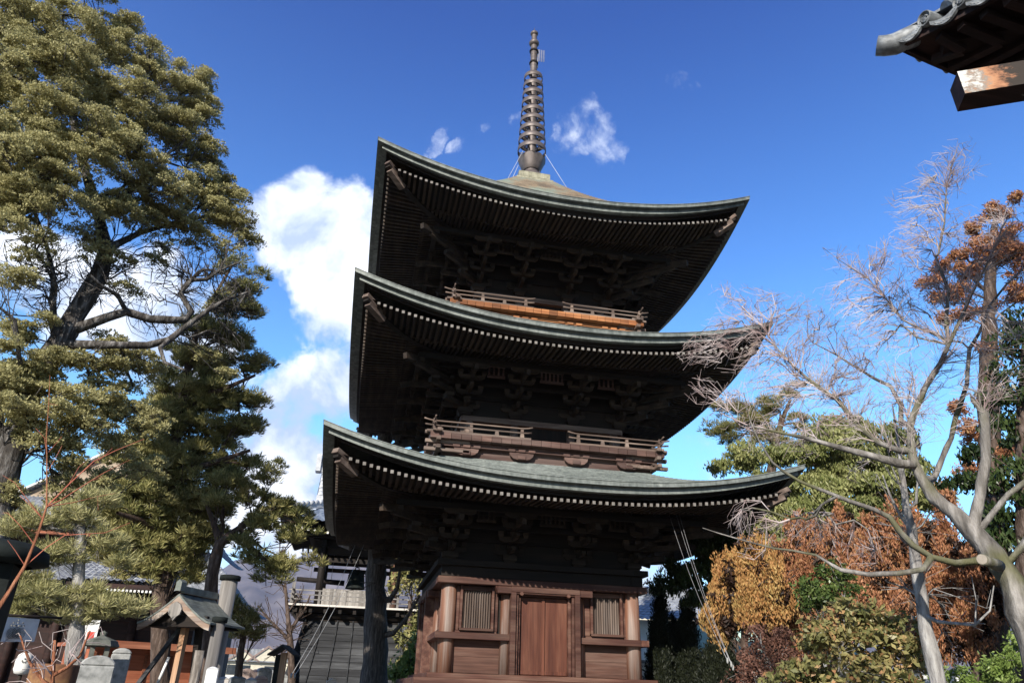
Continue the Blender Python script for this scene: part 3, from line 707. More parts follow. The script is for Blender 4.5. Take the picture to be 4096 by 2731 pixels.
# ================================================================== the trees of the photograph
BK_J = bark('silvery juniper bark', (.02, .017, .015), (.065, .058, .052), (.24, .23, .22))
BK_P = bark('pine bark', (.028, .02, .017), (.08, .055, .042), (.17, .13, .11))
BK_G = bark('grey trunk bark', (.05, .045, .04), (.16, .148, .135), (.34, .32, .30), sc=3.2, moss=(.09, .09, .035))
BK_S = bark('pale slim trunk bark', (.12, .11, .105), (.26, .25, .24), (.44, .43, .41), sc=5)
LF_J = leafmat('olive juniper scales', (.22, .205, .09), (.40, .37, .165), (.55, .52, .28), .35, .6)
LF_P = leafmat('pine needles', (.05, .062, .024), (.19, .20, .065), (.48, .42, .18), .15, .8)
LF_PL = leafmat('pale soft pine needles', (.18, .19, .08), (.36, .35, .15), (.55, .50, .27), .25, .9)
# -- old juniper
Dj = 15.5
limbs = [WL([(-260, 3050), (-60, 2300), (30, 1850), (120, 1560), (230, 1380), (330, 1210), (400, 1100), (425, 1000), (400, 880, .3), (330, 650, .5), (280, 420, .8), (250, 200, 1.0)], Dj, [0.28, 0.248, 0.225, 0.198, 0.162, 0.117, 0.0901, 0.0541]),
         WL([(215, 1350), (212, 1180), (215, 1100), (180, 960, .4), (120, 800, .6)], Dj, [0.0723, 0.0496, 0.0405, 0.0315]),
         WL([(300, 1300), (430, 1270), (505, 1247), (600, 1276), (740, 1282), (765, 1247), (722, 1173), (765, 1120), (826, 1118), (880, 1080), (960, 1050)], Dj-.3, [0.0901, 0.0859, 0.0769, 0.0587, 0.0405, 0.0225]),
         WL([(330, 1380), (490, 1380), (590, 1380), (677, 1360), (746, 1305), (832, 1242), (900, 1200), (990, 1170)], Dj-.6, [0.0809, 0.0769, 0.0677, 0.0541, 0.0405, 0.0225]),
         WL([(677, 1360), (640, 1390, -.4), (660, 1450, -.6), (740, 1480, -.8)], Dj-.6, [0.045, 0.0405, 0.0315, 0.018]),
         WL([(505, 1247), (470, 1180, -.3), (400, 1140, -.5), (360, 1100, -.6)], Dj-.3, [0.045, 0.0405, 0.0315, 0.0225]),
         WL([(425, 1000), (560, 930, .4), (700, 890, .6), (850, 860, .8), (960, 840, 1)], Dj, [0.0723, 0.0587, 0.045, 0.027]),
         WL([(400, 880), (520, 760, -.5), (640, 640, -.8), (740, 560, -1)], Dj+.3, [0.0632, 0.0496, 0.036, 0.0225]),
         WL([(330, 650), (450, 500, -.4), (560, 380, -.6)], Dj+.5, [0.0541, 0.0405, 0.0225]),
         WL([(280, 420), (120, 330, -.5), (20, 250, -.9)], Dj+.8, [0.045, 0.036, 0.0225]),
         WL([(180, 960), (60, 880, -.6), (-150, 800, -1)], Dj+.4, [0.045, 0.0405, 0.0225]),
         WL([(0, 1850), (-30, 1500, .5), (-60, 1300, .7), (-100, 1000, 1)], Dj, [0.135, 0.0994, 0.0677, 0.045]),
         WL([(-10, 1600), (80, 1450, -.6), (60, 1280, -.9), (0, 1230, -1.0)], Dj, [0.0632, 0.045, 0.0315, 0.0225])]
bl = WB([(330, 90, 190), (120, 130, 200, .5), (-100, 150, 230, 1), (520, 190, 130), (640, 290, 130), (300, 300, 200, -.8), (90, 380, 220, -.8), (-150, 450, 260), (500, 430, 180, -.8), (720, 390, 120),
         (800, 350, 80), (830, 470, 80), (660, 530, 140, -.5), (300, 560, 200, -1.2), (60, 620, 200, -1), (480, 650, 170, -1), (800, 620, 105), (-120, 750, 220), (640, 730, 150, -.6), (820, 740, 120),
         (930, 790, 95), (960, 900, 95), (850, 880, 110), (250, 760, 190, -1), (70, 830, 150, -.8), (420, 830, 130, -.6), (700, 860, 120), (980, 960, 60, 0, .7), (560, 880, 110, -.2, .7), (320, 930, 90, 0, .4), (500, 1060, 80, -.3, .25), (740, 960, 90, 0, .4)], Dj)
bl2 = WB([(560, 1720, 100), (580, 1880, 90, .3, .7), (240, 1960, 110, 0, .6), (60, 1980, 100, 0, .5), (380, 1930, 90, 0, .6), (30, 1120, 110, -.5, .5), (140, 1000, 110, -.6, .5), (380, 1010, 80, -.5, .4), (640, 1010, 90, 0, .35), (880, 1000, 80, 0, .5), (520, 1180, 50, -.3, .3), (200, 1300, 70, -.3, .35), (820, 1430, 60, 0, .4), (900, 1500, 50, 0, .4),(80, 1450, 130, -.3), (60, 1330, 90), (250, 1500, 140, -.4), (420, 1520, 130, 0), (120, 1640, 150, -.6), (330, 1680, 160, -.5), (470, 1640, 110), (-40, 1560, 160), (560, 1500, 90, .2, .8), (300, 1830, 120, -.2, .8), (130, 1800, 110, -.4, .7), (460, 1790, 90, 0, .7), (420, 1410, 90, 0, .8), (580, 1420, 60, 0, .6)], Dj)
tree('old_juniper', 'huge old juniper with olive crown and bare twisted silvery limbs at the left edge', 'tree', limbs, bl+bl2, 230, BK_J, LF_J,
     (70, .135, .052, .024, dict(flat=.85, style='dome')), seed=3, shell=.15, flat=.75, low=.1, base=G0(-200, Dj), step=.3, jit=.16, rtip=.008, keep=1, lump=(.29, 1.55, 15))
# dead twigs of the juniper's middle
rg = np.random.default_rng(8)
dt_ = clumps(WB([(250, 1080, 190), (120, 1120, 160), (420, 1120, 130), (600, 1120, 160), (760, 1060, 130), (880, 1150, 130), (960, 1220, 90), (620, 1300, 90, 0, .5), (850, 1300, 110), (900, 1400, 90)], Dj), 330, 12, .1)
b0 = np.array(W(-200, 2765, Dj)); b0[2] = 0
P, R, ch = skeleton(limbs, dt_, .2, 21, .22, .005, droop=.05); V, F_ = tubes(P-b0, R, ch, 0, .075); par_ = bpy.data.objects['old_juniper']
rawmesh('dead_twigs', V, F_, BK_J, par_, True)
# -- pines on the left
Dp = 21
tree('black_pine', 'tall dark pine with a straight grey trunk just behind the old juniper', 'tree',
     [WL([(640, 2900), (640, 2500), (665, 2200), (690, 1900), (720, 1600), (780, 1350), (860, 1180), (930, 1060)], Dp, [.25, .22, .2, .17, .13, .09, .05, .03]),
      WL([(690, 1900), (850, 1850, -.6), (1000, 1800, -1)], Dp, [.1, .07, .04]), WL([(665, 2150), (560, 2080, -.5), (470, 2050, -1)], Dp, [.1, .07, .04]), WL([(720, 1600), (880, 1560, -.6), (1020, 1500, -1)], Dp, [.1, .07, .04])],
     WB([(930, 1085, 38), (960, 1170, 70), (1020, 1120, 35), (880, 1220, 90), (980, 1260, 70), (820, 1330, 110), (950, 1370, 90), (740, 1450, 110), (860, 1480, 110), (1000, 1480, 70), (1040, 1470, 30), (700, 1580, 130), (850, 1620, 130), (980, 1620, 75), (640, 1720, 140), (780, 1760, 140), (930, 1770, 110), (1010, 1700, 40),
         (560, 1850, 140), (700, 1900, 150), (860, 1900, 120), (990, 1880, 60), (600, 2030, 150), (760, 2060, 130), (480, 2000, 110), (660, 2180, 130), (520, 2180, 110), (780, 2200, 80), (600, 2300, 80, 0, .6), (480, 2120, 120), (560, 2280, 110), (720, 2290, 90), (850, 2050, 110), (700, 2120, 120), (820, 2160, 80), (420, 2250, 90, 0, .7), (760, 2340, 60, 0, .7)], Dp), 150, BK_P, LF_P,
     (46, .22, .16, .02, dict(flat=.7, style='needle')), seed=5, shell=.1, flat=.8, lump=(.42, 2.9, 14), step=.4, base=G0(640, Dp), rtip=.012, rise=-.03)
tree('leaning_pine', 'pine with a bent reddish trunk leaning right towards the bell tower', 'tree',
     [WL([(800, 2900), (830, 2500), (850, 2300), (880, 2170), (960, 2110), (1010, 2070), (1060, 2040)], Dp-2, [.18, .16, .14, .12, .10, .07, .04]), WL([(870, 2180), (850, 2080), (820, 2000)], Dp-2, [.09, .07, .04]), WL([(960, 2110), (1000, 2190), (1060, 2240), (1100, 2280)], Dp-2, [.08, .06, .04])],
     WB([(1050, 1930, 55), (1080, 1890, 30), (980, 2000, 90), (1100, 2050, 75), (1180, 2080, 55), (1220, 2130, 40), (1040, 2120, 80), (1150, 2170, 60), (1100, 2270, 70), (1080, 2330, 50), (880, 2020, 70), (950, 2180, 60), (1010, 2260, 60, 0, .6), (1240, 2260, 25), (900, 1940, 70)], Dp-2), 170, BK_P, LF_P,
     (46, .20, .15, .018, dict(flat=.7, style='needle')), seed=6, shell=.1, flat=.75, lump=(.38, 2.7, 13), step=.35, base=G0(800, Dp-2), rtip=.01)
tree('low_pine', 'short dark pine spreading behind the two weathered grey posts', 'tree', [WL([(940, 2900), (960, 2600), (990, 2480)], Dp+3, [.15, .1, .06])],
     WB([(985, 2480, 45), (940, 2430, 40), (1030, 2530, 32), (960, 2530, 38)], Dp+3), 200, BK_P, LF_P, (64, .25, .17, .02, dict(flat=.7, style='needle')), seed=61, shell=.1, base=G0(940, Dp+3))
tree('young_pine', 'slender pine with a pale straight trunk and soft light green layers of needles', 'tree',
     [WL([(280, 2950), (300, 2600), (318, 2400), (320, 2200), (325, 2050), (330, 1950)], 13, [.13, .115, .10, .08, .06, .04])],
     WB([(200, 2380, 90), (100, 2400, 75), (60, 2440, 60), (420, 2430, 90), (520, 2440, 60), (330, 2380, 70), (250, 2220, 80), (140, 2230, 80), (60, 2110, 70), (160, 2080, 70), (300, 2080, 90), (420, 2170, 70), (480, 2250, 50), (380, 2000, 70), (330, 2480, 40), (40, 2270, 60), (240, 2460, 60), (130, 2320, 50)], 13), 420, BK_S, LF_PL,
     (50, .17, .12, .011, dict(flat=.6, style='needle')), seed=7, shell=.2, flat=.5, step=.25, base=G0(280, 13), rtip=.0022, expo=2.9)
# -- cut cedar trunk behind the pagoda's left eaves
cr = thing('cut_cedar', 'tall topped cedar trunk standing behind the left eaves of the pagoda', 'tree', G0(1490, 27.5))
l0 = WL([(1490, 2950), (1500, 2600), (1505, 2400), (1510, 2200), (1530, 1900), (1542, 1725)], 27.5, [.54, .43, .37, .34, .31, .30])
l0[0][0][2] = -.1
P, R, ch = skeleton([l0, WL([(1545, 2560), (1620, 2480, -1), (1680, 2380, -1.5)], 27.5, [.09, .06, .03]), WL([(1545, 2420), (1590, 2350, -1), (1610, 2200, -1.2)], 27.5, [.12, .07, .03]), WL([(1490, 2180), (1440, 2170, -.5), (1400, 2200, -1)], 27.5, [.08, .06, .03])],
    clumps(WB([(1600, 2350, 70), (1640, 2420, 60), (1420, 2150, 60), (1400, 2330, 50, 0, .6), (1620, 2600, 60)], 26.5), 30, 4, .2), .35, 3, .15, .01)
bb = np.array(cr.location); V, F_ = tubes(P-bb, R, ch, smax=14); rawmesh('trunk', V, F_, bark('stringy cedar bark', (.03, .026, .024), (.09, .078, .07), (.2, .18, .165), sc=9, st=(3, 3, .25)), cr, True)

# ---------------------------------------------------------------- right side
LF_OR = leafmat('rust orange cypress sprays', (.15, .055, .028), (.36, .155, .075), (.50, .27, .15), .2, 1.2, tip=(.35, .25, .06))
LF_OY = leafmat('golden orange cypress sprays', (.22, .09, .03), (.42, .21, .075), (.46, .35, .13), .2, 1.0)
LF_EV = leafmat('glossy yellow green leaves', (.08, .105, .03), (.22, .25, .085), (.46, .45, .21), .35, 1.0, rough=.4)
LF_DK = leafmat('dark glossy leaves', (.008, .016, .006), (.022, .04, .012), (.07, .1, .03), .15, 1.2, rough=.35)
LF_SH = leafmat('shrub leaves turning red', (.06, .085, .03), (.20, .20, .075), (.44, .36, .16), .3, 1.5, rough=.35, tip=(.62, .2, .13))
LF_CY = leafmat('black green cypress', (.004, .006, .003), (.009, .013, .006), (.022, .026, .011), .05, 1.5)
LF_GR = leafmat('green pine needles', (.07, .085, .03), (.19, .19, .065), (.38, .33, .14), .2, 1.0)
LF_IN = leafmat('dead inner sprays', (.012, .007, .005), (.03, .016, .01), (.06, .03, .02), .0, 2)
LF_BR = leafmat('brown dead undergrowth leaves', (.05, .025, .018), (.14, .065, .045), (.27, .14, .1), .2, 2.0)
LF_HG = leafmat('bright hedge leaves', (.08, .13, .03), (.18, .26, .06), (.3, .38, .12), .3, 1.5, rough=.4)
tree('broadleaf_evergreen', 'big yellow green broadleaf evergreen behind the right end of the lowest roof', 'tree', [WL([(3300, 2950), (3320, 2400), (3340, 2000), (3350, 1850)], 27, [.4, .33, .2, .1])],
     WB([(3250, 1890, 110), (3400, 1830, 130), (3540, 1830, 120), (3080, 1990, 110), (3200, 2040, 140), (3380, 2000, 160), (3560, 1990, 140), (2930, 2110, 90), (3060, 2150, 120), (3250, 2180, 150), (3440, 2170, 140), (3000, 1850, 70), (2890, 1880, 40), (3120, 1830, 70), (3640, 1900, 80), (3720, 2020, 90), (3320, 1750, 90), (3440, 1740, 70), (3120, 2260, 120), (3300, 2280, 140), (3500, 2300, 140), (3650, 2200, 120), (3000, 2250, 90), (3150, 2420, 130), (3400, 2450, 150)], 27), 150, BK_P, LF_EV,
     (46, .28, .17, .06, dict(flat=.7, style='droop')), seed=11, shell=.2, lump=(.5, 1.9, 17), base=G0(3300, 27), step=.5, rtip=.012, keep=.5)
tree('dark_evergreen', 'dark glossy evergreen shaded under the right eaves of the pagoda', 'tree', [WL([(2860, 2950), (2870, 2500), (2850, 2300), (2800, 2200)], 23, [.25, .2, .12, .06])],
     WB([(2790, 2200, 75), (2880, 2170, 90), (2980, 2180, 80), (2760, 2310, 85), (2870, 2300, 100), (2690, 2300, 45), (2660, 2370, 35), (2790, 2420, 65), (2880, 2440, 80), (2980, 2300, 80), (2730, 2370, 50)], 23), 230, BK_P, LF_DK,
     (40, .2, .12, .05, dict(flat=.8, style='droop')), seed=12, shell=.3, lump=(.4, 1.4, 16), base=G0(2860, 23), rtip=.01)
tree('background_pine', 'green pine seen through the bare branches right of the pagoda', 'tree', [WL([(3080, 2950), (3090, 2300), (3080, 1900), (3120, 1700), (3160, 1600)], 32, [.35, .28, .2, .12, .06])],
     WB([(2900, 1750, 70), (2840, 1720, 35), (3000, 1700, 90), (3080, 1640, 70), (3150, 1590, 50), (3180, 1560, 28), (2950, 1650, 70), (3080, 1780, 90), (3180, 1700, 50), (2960, 1830, 70), (3270, 1740, 50), (3200, 1820, 80), (2880, 1640, 35)], 32), 130, BK_P, LF_GR,
     (40, .26, .2, .024, dict(flat=.7, style='needle')), seed=13, shell=.2, flat=.7, lump=(.45, 1.7, 13), base=G0(3080, 32), step=.5, rtip=.012)
for nm, lb, blb, D_, mt, sd in (
    ('golden_cypress', 'golden orange cypress leaning beside the dark evergreen, nearest the pagoda', [(3010, 2200, 55), (2930, 2310, 75), (3060, 2290, 90), (2870, 2390, 60), (2980, 2400, 100), (3110, 2390, 80), (2830, 2480, 45), (2920, 2480, 75), (3040, 2480, 60)], 17.5, LF_OY, 14),
    ('rusty_cypress', 'rust orange cypress behind the long low bare branch', [(3180, 2130, 50), (3290, 2140, 60), (3400, 2110, 70), (3510, 2100, 80), (3230, 2210, 80), (3360, 2230, 100), (3500, 2220, 100), (3610, 2180, 70), (3250, 2320, 100), (3390, 2350, 100), (3520, 2340, 100), (3640, 2310, 80), (3110, 2230, 60), (3130, 2330, 70), (3120, 2450, 80), (3110, 2540, 70), (3560, 2430, 80), (3600, 2520, 60), (3200, 2440, 90), (3340, 2470, 90), (3480, 2440, 80), (3190, 2560, 80), (3300, 2580, 70)], 18.5, LF_OR, 15),
    ('shaded_cypress', 'deep brown cypress in shade behind the trunk fork', [(3720, 2150, 80), (3830, 2210, 90), (3700, 2290, 90), (3860, 2340, 100), (3750, 2430, 100), (3900, 2480, 90), (3990, 2400, 80), (3800, 2560, 90), (3680, 2560, 60), (3780, 2010, 50), (3940, 2270, 60)], 20.5, LF_OR, 16)):
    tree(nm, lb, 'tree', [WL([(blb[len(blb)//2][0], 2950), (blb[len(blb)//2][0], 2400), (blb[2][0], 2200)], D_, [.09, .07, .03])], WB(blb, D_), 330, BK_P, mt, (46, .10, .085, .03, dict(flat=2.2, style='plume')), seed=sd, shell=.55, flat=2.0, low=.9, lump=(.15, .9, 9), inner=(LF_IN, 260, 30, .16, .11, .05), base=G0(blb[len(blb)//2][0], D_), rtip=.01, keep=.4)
tree('tall_rusty_cedar', 'tall cedar with rust brown foliage in the upper right corner behind bare branches', 'tree', [WL([(3980, 2950), (3970, 2200), (3950, 1600), (3960, 1100), (3980, 850)], 22, [.4, .34, .26, .15, .05])],
     WB([(3990, 850, 55), (4010, 950, 80), (3900, 920, 45), (3960, 1040, 90), (4060, 1050, 80), (3840, 1010, 45), (3860, 1090, 60), (3750, 1080, 45), (3720, 1140, 45), (3760, 1200, 45), (3830, 1180, 60), (3880, 1250, 45), (3790, 1290, 40), (3960, 1240, 45, 0, .8), (4080, 1180, 70), (3950, 1400, 40), (3980, 1470, 40), (3840, 1650, 45), (3870, 1750, 60), (4080, 1330, 60), (3990, 1830, 70), (3900, 1880, 60), (4050, 800, 30)], 22), 230, BK_P, LF_OR,
     (34, .15, .12, .034, dict(flat=.9, style='ball')), seed=17, shell=.2, lump=(.26, 1.0, 11), base=G0(3980, 22), step=.4, rtip=.012)
tree('right_edge_evergreen', 'dark green evergreen at the right edge behind the cut trunk stub', 'tree', [WL([(4120, 2950), (4130, 2200), (4110, 1600), (4120, 1250)], 17, [.35, .28, .2, .08])],
     WB([(4110, 1280, 70), (4080, 1380, 65), (4150, 1450, 110), (4060, 1500, 60), (4100, 1600, 90), (4020, 1620, 60), (3990, 1730, 60), (4080, 1760, 90), (4040, 1900, 75), (3960, 1960, 55), (3900, 1830, 45), (4090, 2050, 70), (3990, 2080, 45), (4150, 1900, 90), (4070, 2200, 60, 0, .7), (4000, 2180, 40, 0, .6), (3830, 1960, 40)], 17), 230, BK_P, LF_DK,
     (34, .2, .13, .05, dict(flat=.8, style='droop')), seed=18, shell=.25, lump=(.4, 1.0, 12), base=G0(4120, 17), rtip=.01)
# shrubs
def shrub(name, label, blb, D_, mt, fol, sd, dens=380, flat=.9):
    return tree(name, label, 'shrub', [WL([(blb[0][0], 2950), (blb[0][0], 2750), (blb[0][0]+15, 2650)], D_, [.05, .04, .02])], WB(blb, D_), dens, BK_S, mt, fol, seed=sd, shell=.1, flat=flat, base=G0(blb[0][0], D_), rtip=.005, keep=2.2, lump=(.2, 1.3, 9), step=.15)
shrub('red_tipped_shrub', 'big leafy shrub with yellow green and reddish leaves in front of the rusty cypress', [(3350, 2590, 110), (3480, 2470, 70), (3580, 2510, 70), (3280, 2530, 70), (3380, 2460, 60), (3640, 2660, 80), (3230, 2640, 110), (3500, 2560, 110), (3450, 2690, 120), (3600, 2600, 90), (3660, 2540, 50), (3580, 2720, 100), (3300, 2740, 120), (3160, 2720, 90), (3420, 2500, 60)], 12, LF_SH, (12, .13, .105, .048, dict(flat=.7, style='ball')), 21)
shrub('green_shrub', 'small dark green glossy shrub caught between the rusty cypresses', [(3290, 2390, 80), (3220, 2360, 50), (3370, 2340, 60), (3330, 2300, 50), (3240, 2430, 45), (3420, 2380, 35)], 16, leafmat('mid green glossy leaves', (.02, .045, .012), (.07, .12, .03), (.18, .22, .07), .25, 1.5, rough=.35), (22, .13, .09, .042, dict(flat=.8, style='ball')), 22)
shrub('bright_hedge', 'bright green clipped bush in the bottom right corner', [(3980, 2700, 70), (3850, 2735, 60), (4060, 2640, 70), (4090, 2560, 50), (3920, 2760, 60), (3780, 2760, 40)], 14, LF_HG, (30, .12, .07, .03, dict(flat=.8, style='ball')), 23, 500)
shrub('brown_undergrowth', 'purplish brown dry bush at the foot of the rusty cypress', [(3050, 2640, 90), (2990, 2700, 80), (3130, 2580, 80), (3100, 2700, 90), (3020, 2560, 60), (2960, 2750, 60), (3180, 2650, 60)], 15, LF_BR, (24, .13, .06, .028, dict(flat=.9, style='ball')), 24, 500)
# narrow cypresses in the pagoda's shadow
for i, (u, D_, top, wpx, lb) in enumerate(((2640, 24, 2300, 44, 'narrow black green cypress right beside the pagoda wall'), (2745, 24.5, 2400, 58, 'second narrow cypress from the pagoda, with a pointed top'), (2690, 25, 2440, 30, 'thin short cypress between the two narrow dark ones'), (2880, 22, 2480, 70, 'broad shadowed cypress behind the pale guy wires'))):
    bb_ = []; 
    for k in range(11):
        t = k/10; bb_.append((u+(k % 2-.5)*8, top+20+t*(2790-top), wpx*(.25+.95*t**.7)))
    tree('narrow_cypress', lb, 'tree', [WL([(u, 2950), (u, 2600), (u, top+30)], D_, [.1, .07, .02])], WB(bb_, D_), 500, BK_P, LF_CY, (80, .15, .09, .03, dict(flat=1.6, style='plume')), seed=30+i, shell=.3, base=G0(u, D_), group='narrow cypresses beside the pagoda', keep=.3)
# -- bare maple on the right
Dm = 9.5
TWIG = plain('pinkish grey winter twigs', ((.28, .18, .17), (.58, .53, .52)), 3, bmp=.1)
mp = [WL([(4230, 2900), (4160, 2640), (4085, 2450), (4047, 2320), (3974, 2213), (3889, 2121), (3823, 2055), (3731, 1983), (3692, 1923), (3659, 1858), (3646, 1799), (3640, 1700), (3670, 1619), (3703, 1545), (3761, 1454), (3794, 1379), (3844, 1271), (3885, 1180), (3927, 1097), (3993, 964), (4026, 832)], Dm, [0.178, 0.159, 0.142, 0.124, 0.113, 0.0977, 0.0828, 0.0709, 0.0591, 0.0532, 0.0502, 0.0414, 0.0385, 0.0355, 0.0296, 0.0248, 0.0201, 0.0154, 0.0118, 0.00889, 0.00591]),
      WL([(3794, 1379), (3786, 1290), (3794, 1163), (3744, 1031), (3753, 1014), (3778, 890), (3786, 749), (3811, 649), (3836, 575)], Dm, [0.0248, 0.0237, 0.0213, 0.0154, 0.013, 0.0095, 0.0065, 0.00473, 0.00355]),
      WL([(3646, 1799), (3600, 1800), (3512, 1769), (3429, 1702), (3346, 1595), (3305, 1570), (3238, 1520), (3180, 1470), (3131, 1420), (3073, 1346), (3048, 1296)], Dm, [0.0414, 0.0385, 0.0355, 0.0331, 0.0296, 0.026, 0.0213, 0.0165, 0.0118, 0.00828, 0.00473]),
      WL([(3646, 1760), (3603, 1690), (3603, 1619), (3562, 1545), (3495, 1512), (3413, 1462), (3346, 1420), (3305, 1379)], Dm+.6, [0.0355, 0.0326, 0.0296, 0.0266, 0.0207, 0.0154, 0.0106, 0.00591]),
      WL([(3794, 1379), (3761, 1346), (3678, 1313), (3612, 1279), (3537, 1188), (3471, 1114), (3404, 1072), (3346, 1031), (3290, 990)], Dm, [0.0201, 0.0178, 0.0154, 0.0136, 0.0106, 0.00828, 0.00591, 0.00414, 0.00296]),
      WL([(3659, 1860), (3593, 1851), (3494, 1825), (3396, 1799), (3324, 1779), (3231, 1753), (3133, 1733), (2990, 1700), (2880, 1650)], Dm-.4, [0.0561, 0.0532, 0.0444, 0.0378, 0.0307, 0.0237, 0.0165, 0.00889, 0.00473]),
      WL([(3989, 2240), (3935, 2239), (3823, 2252), (3725, 2226), (3652, 2180), (3600, 2127), (3560, 2068), (3494, 2035), (3396, 2002), (3297, 1963), (3199, 1924), (3133, 1884), (3090, 1848), (3040, 1770), (3000, 1680), (2975, 1570)], Dm-.8, [0.0444, 0.0426, 0.0391, 0.0367, 0.0355, 0.0326, 0.0296, 0.0272, 0.0237, 0.0213, 0.0189, 0.0165, 0.013, 0.0095, 0.00709, 0.00473]),
      WL([(3740, 2232), (3692, 2278), (3593, 2292), (3475, 2298), (3363, 2278), (3317, 2252), (3264, 2219), (3166, 2200), (3100, 2193), (2990, 2165), (2870, 2130), (2810, 2110)], Dm-1.0, [0.0296, 0.0296, 0.0284, 0.0248, 0.0213, 0.0178, 0.0142, 0.0118, 0.0106, 0.00828, 0.00591, 0.00296]),
      WL([(3889, 2121), (3932, 2108), (3974, 2048), (4034, 1976), (4110, 1920)], Dm, [0.0473, 0.0385, 0.0326, 0.0296, 0.0266]),
      WL([(3960, 2200), (4040, 2250), (4090, 2180), (4140, 2100)], Dm, [0.0532, 0.0414, 0.0326, 0.0266]),
      WL([(3889, 2121), (3909, 2029), (3928, 1930), (3942, 1831), (3942, 1700), (3935, 1653), (3894, 1603), (3877, 1570)], Dm, [0.0709, 0.0591, 0.0544, 0.052, 0.0473, 0.0461, 0.0296, 0.0118]),
      WL([(3720, 1950), (3771, 1831), (3804, 1753), (3827, 1661), (3869, 1537), (3877, 1396), (3918, 1329), (3960, 1221), (4026, 1139), (4096, 1072), (4150, 1000)], Dm+.5, [0.0414, 0.0367, 0.0331, 0.0296, 0.0266, 0.0237, 0.0189, 0.0165, 0.0142, 0.0106, 0.00709]),
      WL([(3877, 1396), (3850, 1370), (3800, 1360), (3780, 1350)], Dm+.5, [0.0178, 0.0118, 0.00889, 0.00591]),
      WL([(3844, 1271), (3950, 1240), (4060, 1180), (4130, 1150)], Dm, [0.0118, 0.0095, 0.00709, 0.00473])]
tb = WB([(2960, 1230, 90), (3060, 1250, 100), (2900, 1180, 60, 0, .8), (3180, 1290, 110), (3000, 1370, 110), (2850, 1400, 90), (2760, 1420, 60), (3300, 1290, 110), (3420, 1250, 110), (3380, 1390, 110), (3540, 1380, 110), (3100, 1460, 100), (3220, 1400, 90),
         (3470, 1080, 90), (3360, 1040, 60, 0, .8), (3600, 1120, 110), (3640, 980, 90), (3620, 820, 70, 0, .8), (3700, 900, 90), (3760, 720, 90), (3830, 620, 60), (3720, 760, 60), (3880, 700, 60, 0, .6), (3700, 1250, 120), (3560, 1250, 90), (3900, 950, 110), (4000, 900, 90), (4060, 1000, 100), (3950, 1100, 90),
         (2900, 1620, 90), (3000, 1560, 90), (2800, 1560, 60), (3100, 1620, 90), (3250, 1640, 90), (3400, 1560, 80), (3540, 1640, 90), (3720, 1680, 80), (3850, 1480, 80), (3960, 1560, 90), (3030, 1750, 80), (3180, 1760, 90), (3340, 1720, 70),
         (2960, 2100, 60), (3060, 2130, 70), (3180, 2120, 80), (3290, 2140, 80), (3400, 2200, 70), (3000, 2190, 50, 0, .7), (3500, 2210, 60, 0, .7), (3450, 1900, 60, 0, .6), (3800, 1120, 80), (2870, 1320, 60), (3450, 1500, 110), (3350, 1500, 90), (3620, 1500, 100), (3700, 1580, 90), (3480, 1650, 90), (3760, 1320, 90), (3600, 1740, 80), (3250, 1540, 80), (3860, 1150, 80), (3900, 1350, 90), (4000, 1300, 90), (4060, 1420, 90), (3120, 1560, 80), (3560, 1000, 70), (3650, 1180, 90)], Dm, 1)
mr_, _ = tree('bare_maple', 'large bare maple with smooth grey trunk, fine pinkish twigs and a sawn stub', 'tree', mp, [(x, y, z, r*1.15)+tuple(k) for x, y, z, r, *k in tb], 1150, BK_G, None, None, seed=41, shell=.1, base=G0(4230, Dm), step=.13, jit=.21, rtip=.0018, low=.3, rise=.06, twig=TWIG)
stb = MB(); q0, q1 = Vector(W(3995, 2262, Dm-.55)), Vector(W(3928, 2236, Dm-1.05)); stb.tube([q0-Vector(mr_.location), q0.lerp(q1, .5)-Vector(mr_.location), q1-Vector(mr_.location)], [.06, .05, .052], 14); stb_o = stb.build('sawn_stub', BK_G, mr_)
stb = MB(); dd_ = (q1-q0).normalized(); stb.tube([q1-Vector(mr_.location), q1+dd_*.006-Vector(mr_.location)], .046, 16); stb.build('cut_face', plain('pale cut wood', ((.2, .17, .13), (.36, .32, .27)), 9), stb_o)
# slim pale tree
sl_ = [WL([(3760, 2950), (3751, 2726), (3731, 2620), (3705, 2522), (3685, 2390), (3665, 2259), (3646, 2127), (3626, 2029), (3613, 1930), (3593, 1766), (3570, 1620)], 11.5, [0.119, 0.102, 0.0935, 0.085, 0.0765, 0.068, 0.0638, 0.051, 0.0382, 0.0213, 0.0085]),
       WL([(3640, 2110), (3600, 2060), (3560, 1980), (3530, 1900)], 11.5, [0.0255, 0.0213, 0.0153, 0.0085]), WL([(3640, 2080), (3665, 2010), (3670, 1930), (3660, 1800)], 11.5, [0.0255, 0.0213, 0.0153, 0.0085]), WL([(3626, 2029), (3600, 1940), (3560, 1850), (3550, 1780)], 11.5, [0.0213, 0.017, 0.0119, 0.0068]),
       WL([(3710, 2480), (3800, 2490, -.4), (3900, 2500, -.6), (3960, 2440, -.7), (3975, 2340, -.7)], 11.5, [0.0255, 0.0221, 0.017, 0.0119, 0.0068]), WL([(3900, 2500, -.6), (3905, 2400, -.6), (3885, 2300, -.7)], 11.5, [0.0153, 0.011, 0.0051]),
       WL([(3690, 2400), (3620, 2350), (3540, 2320)], 11.5, [0.0213, 0.017, 0.0102]), WL([(3655, 2150), (3720, 2050), (3760, 2040)], 11.5, [0.017, 0.0127, 0.0068])]
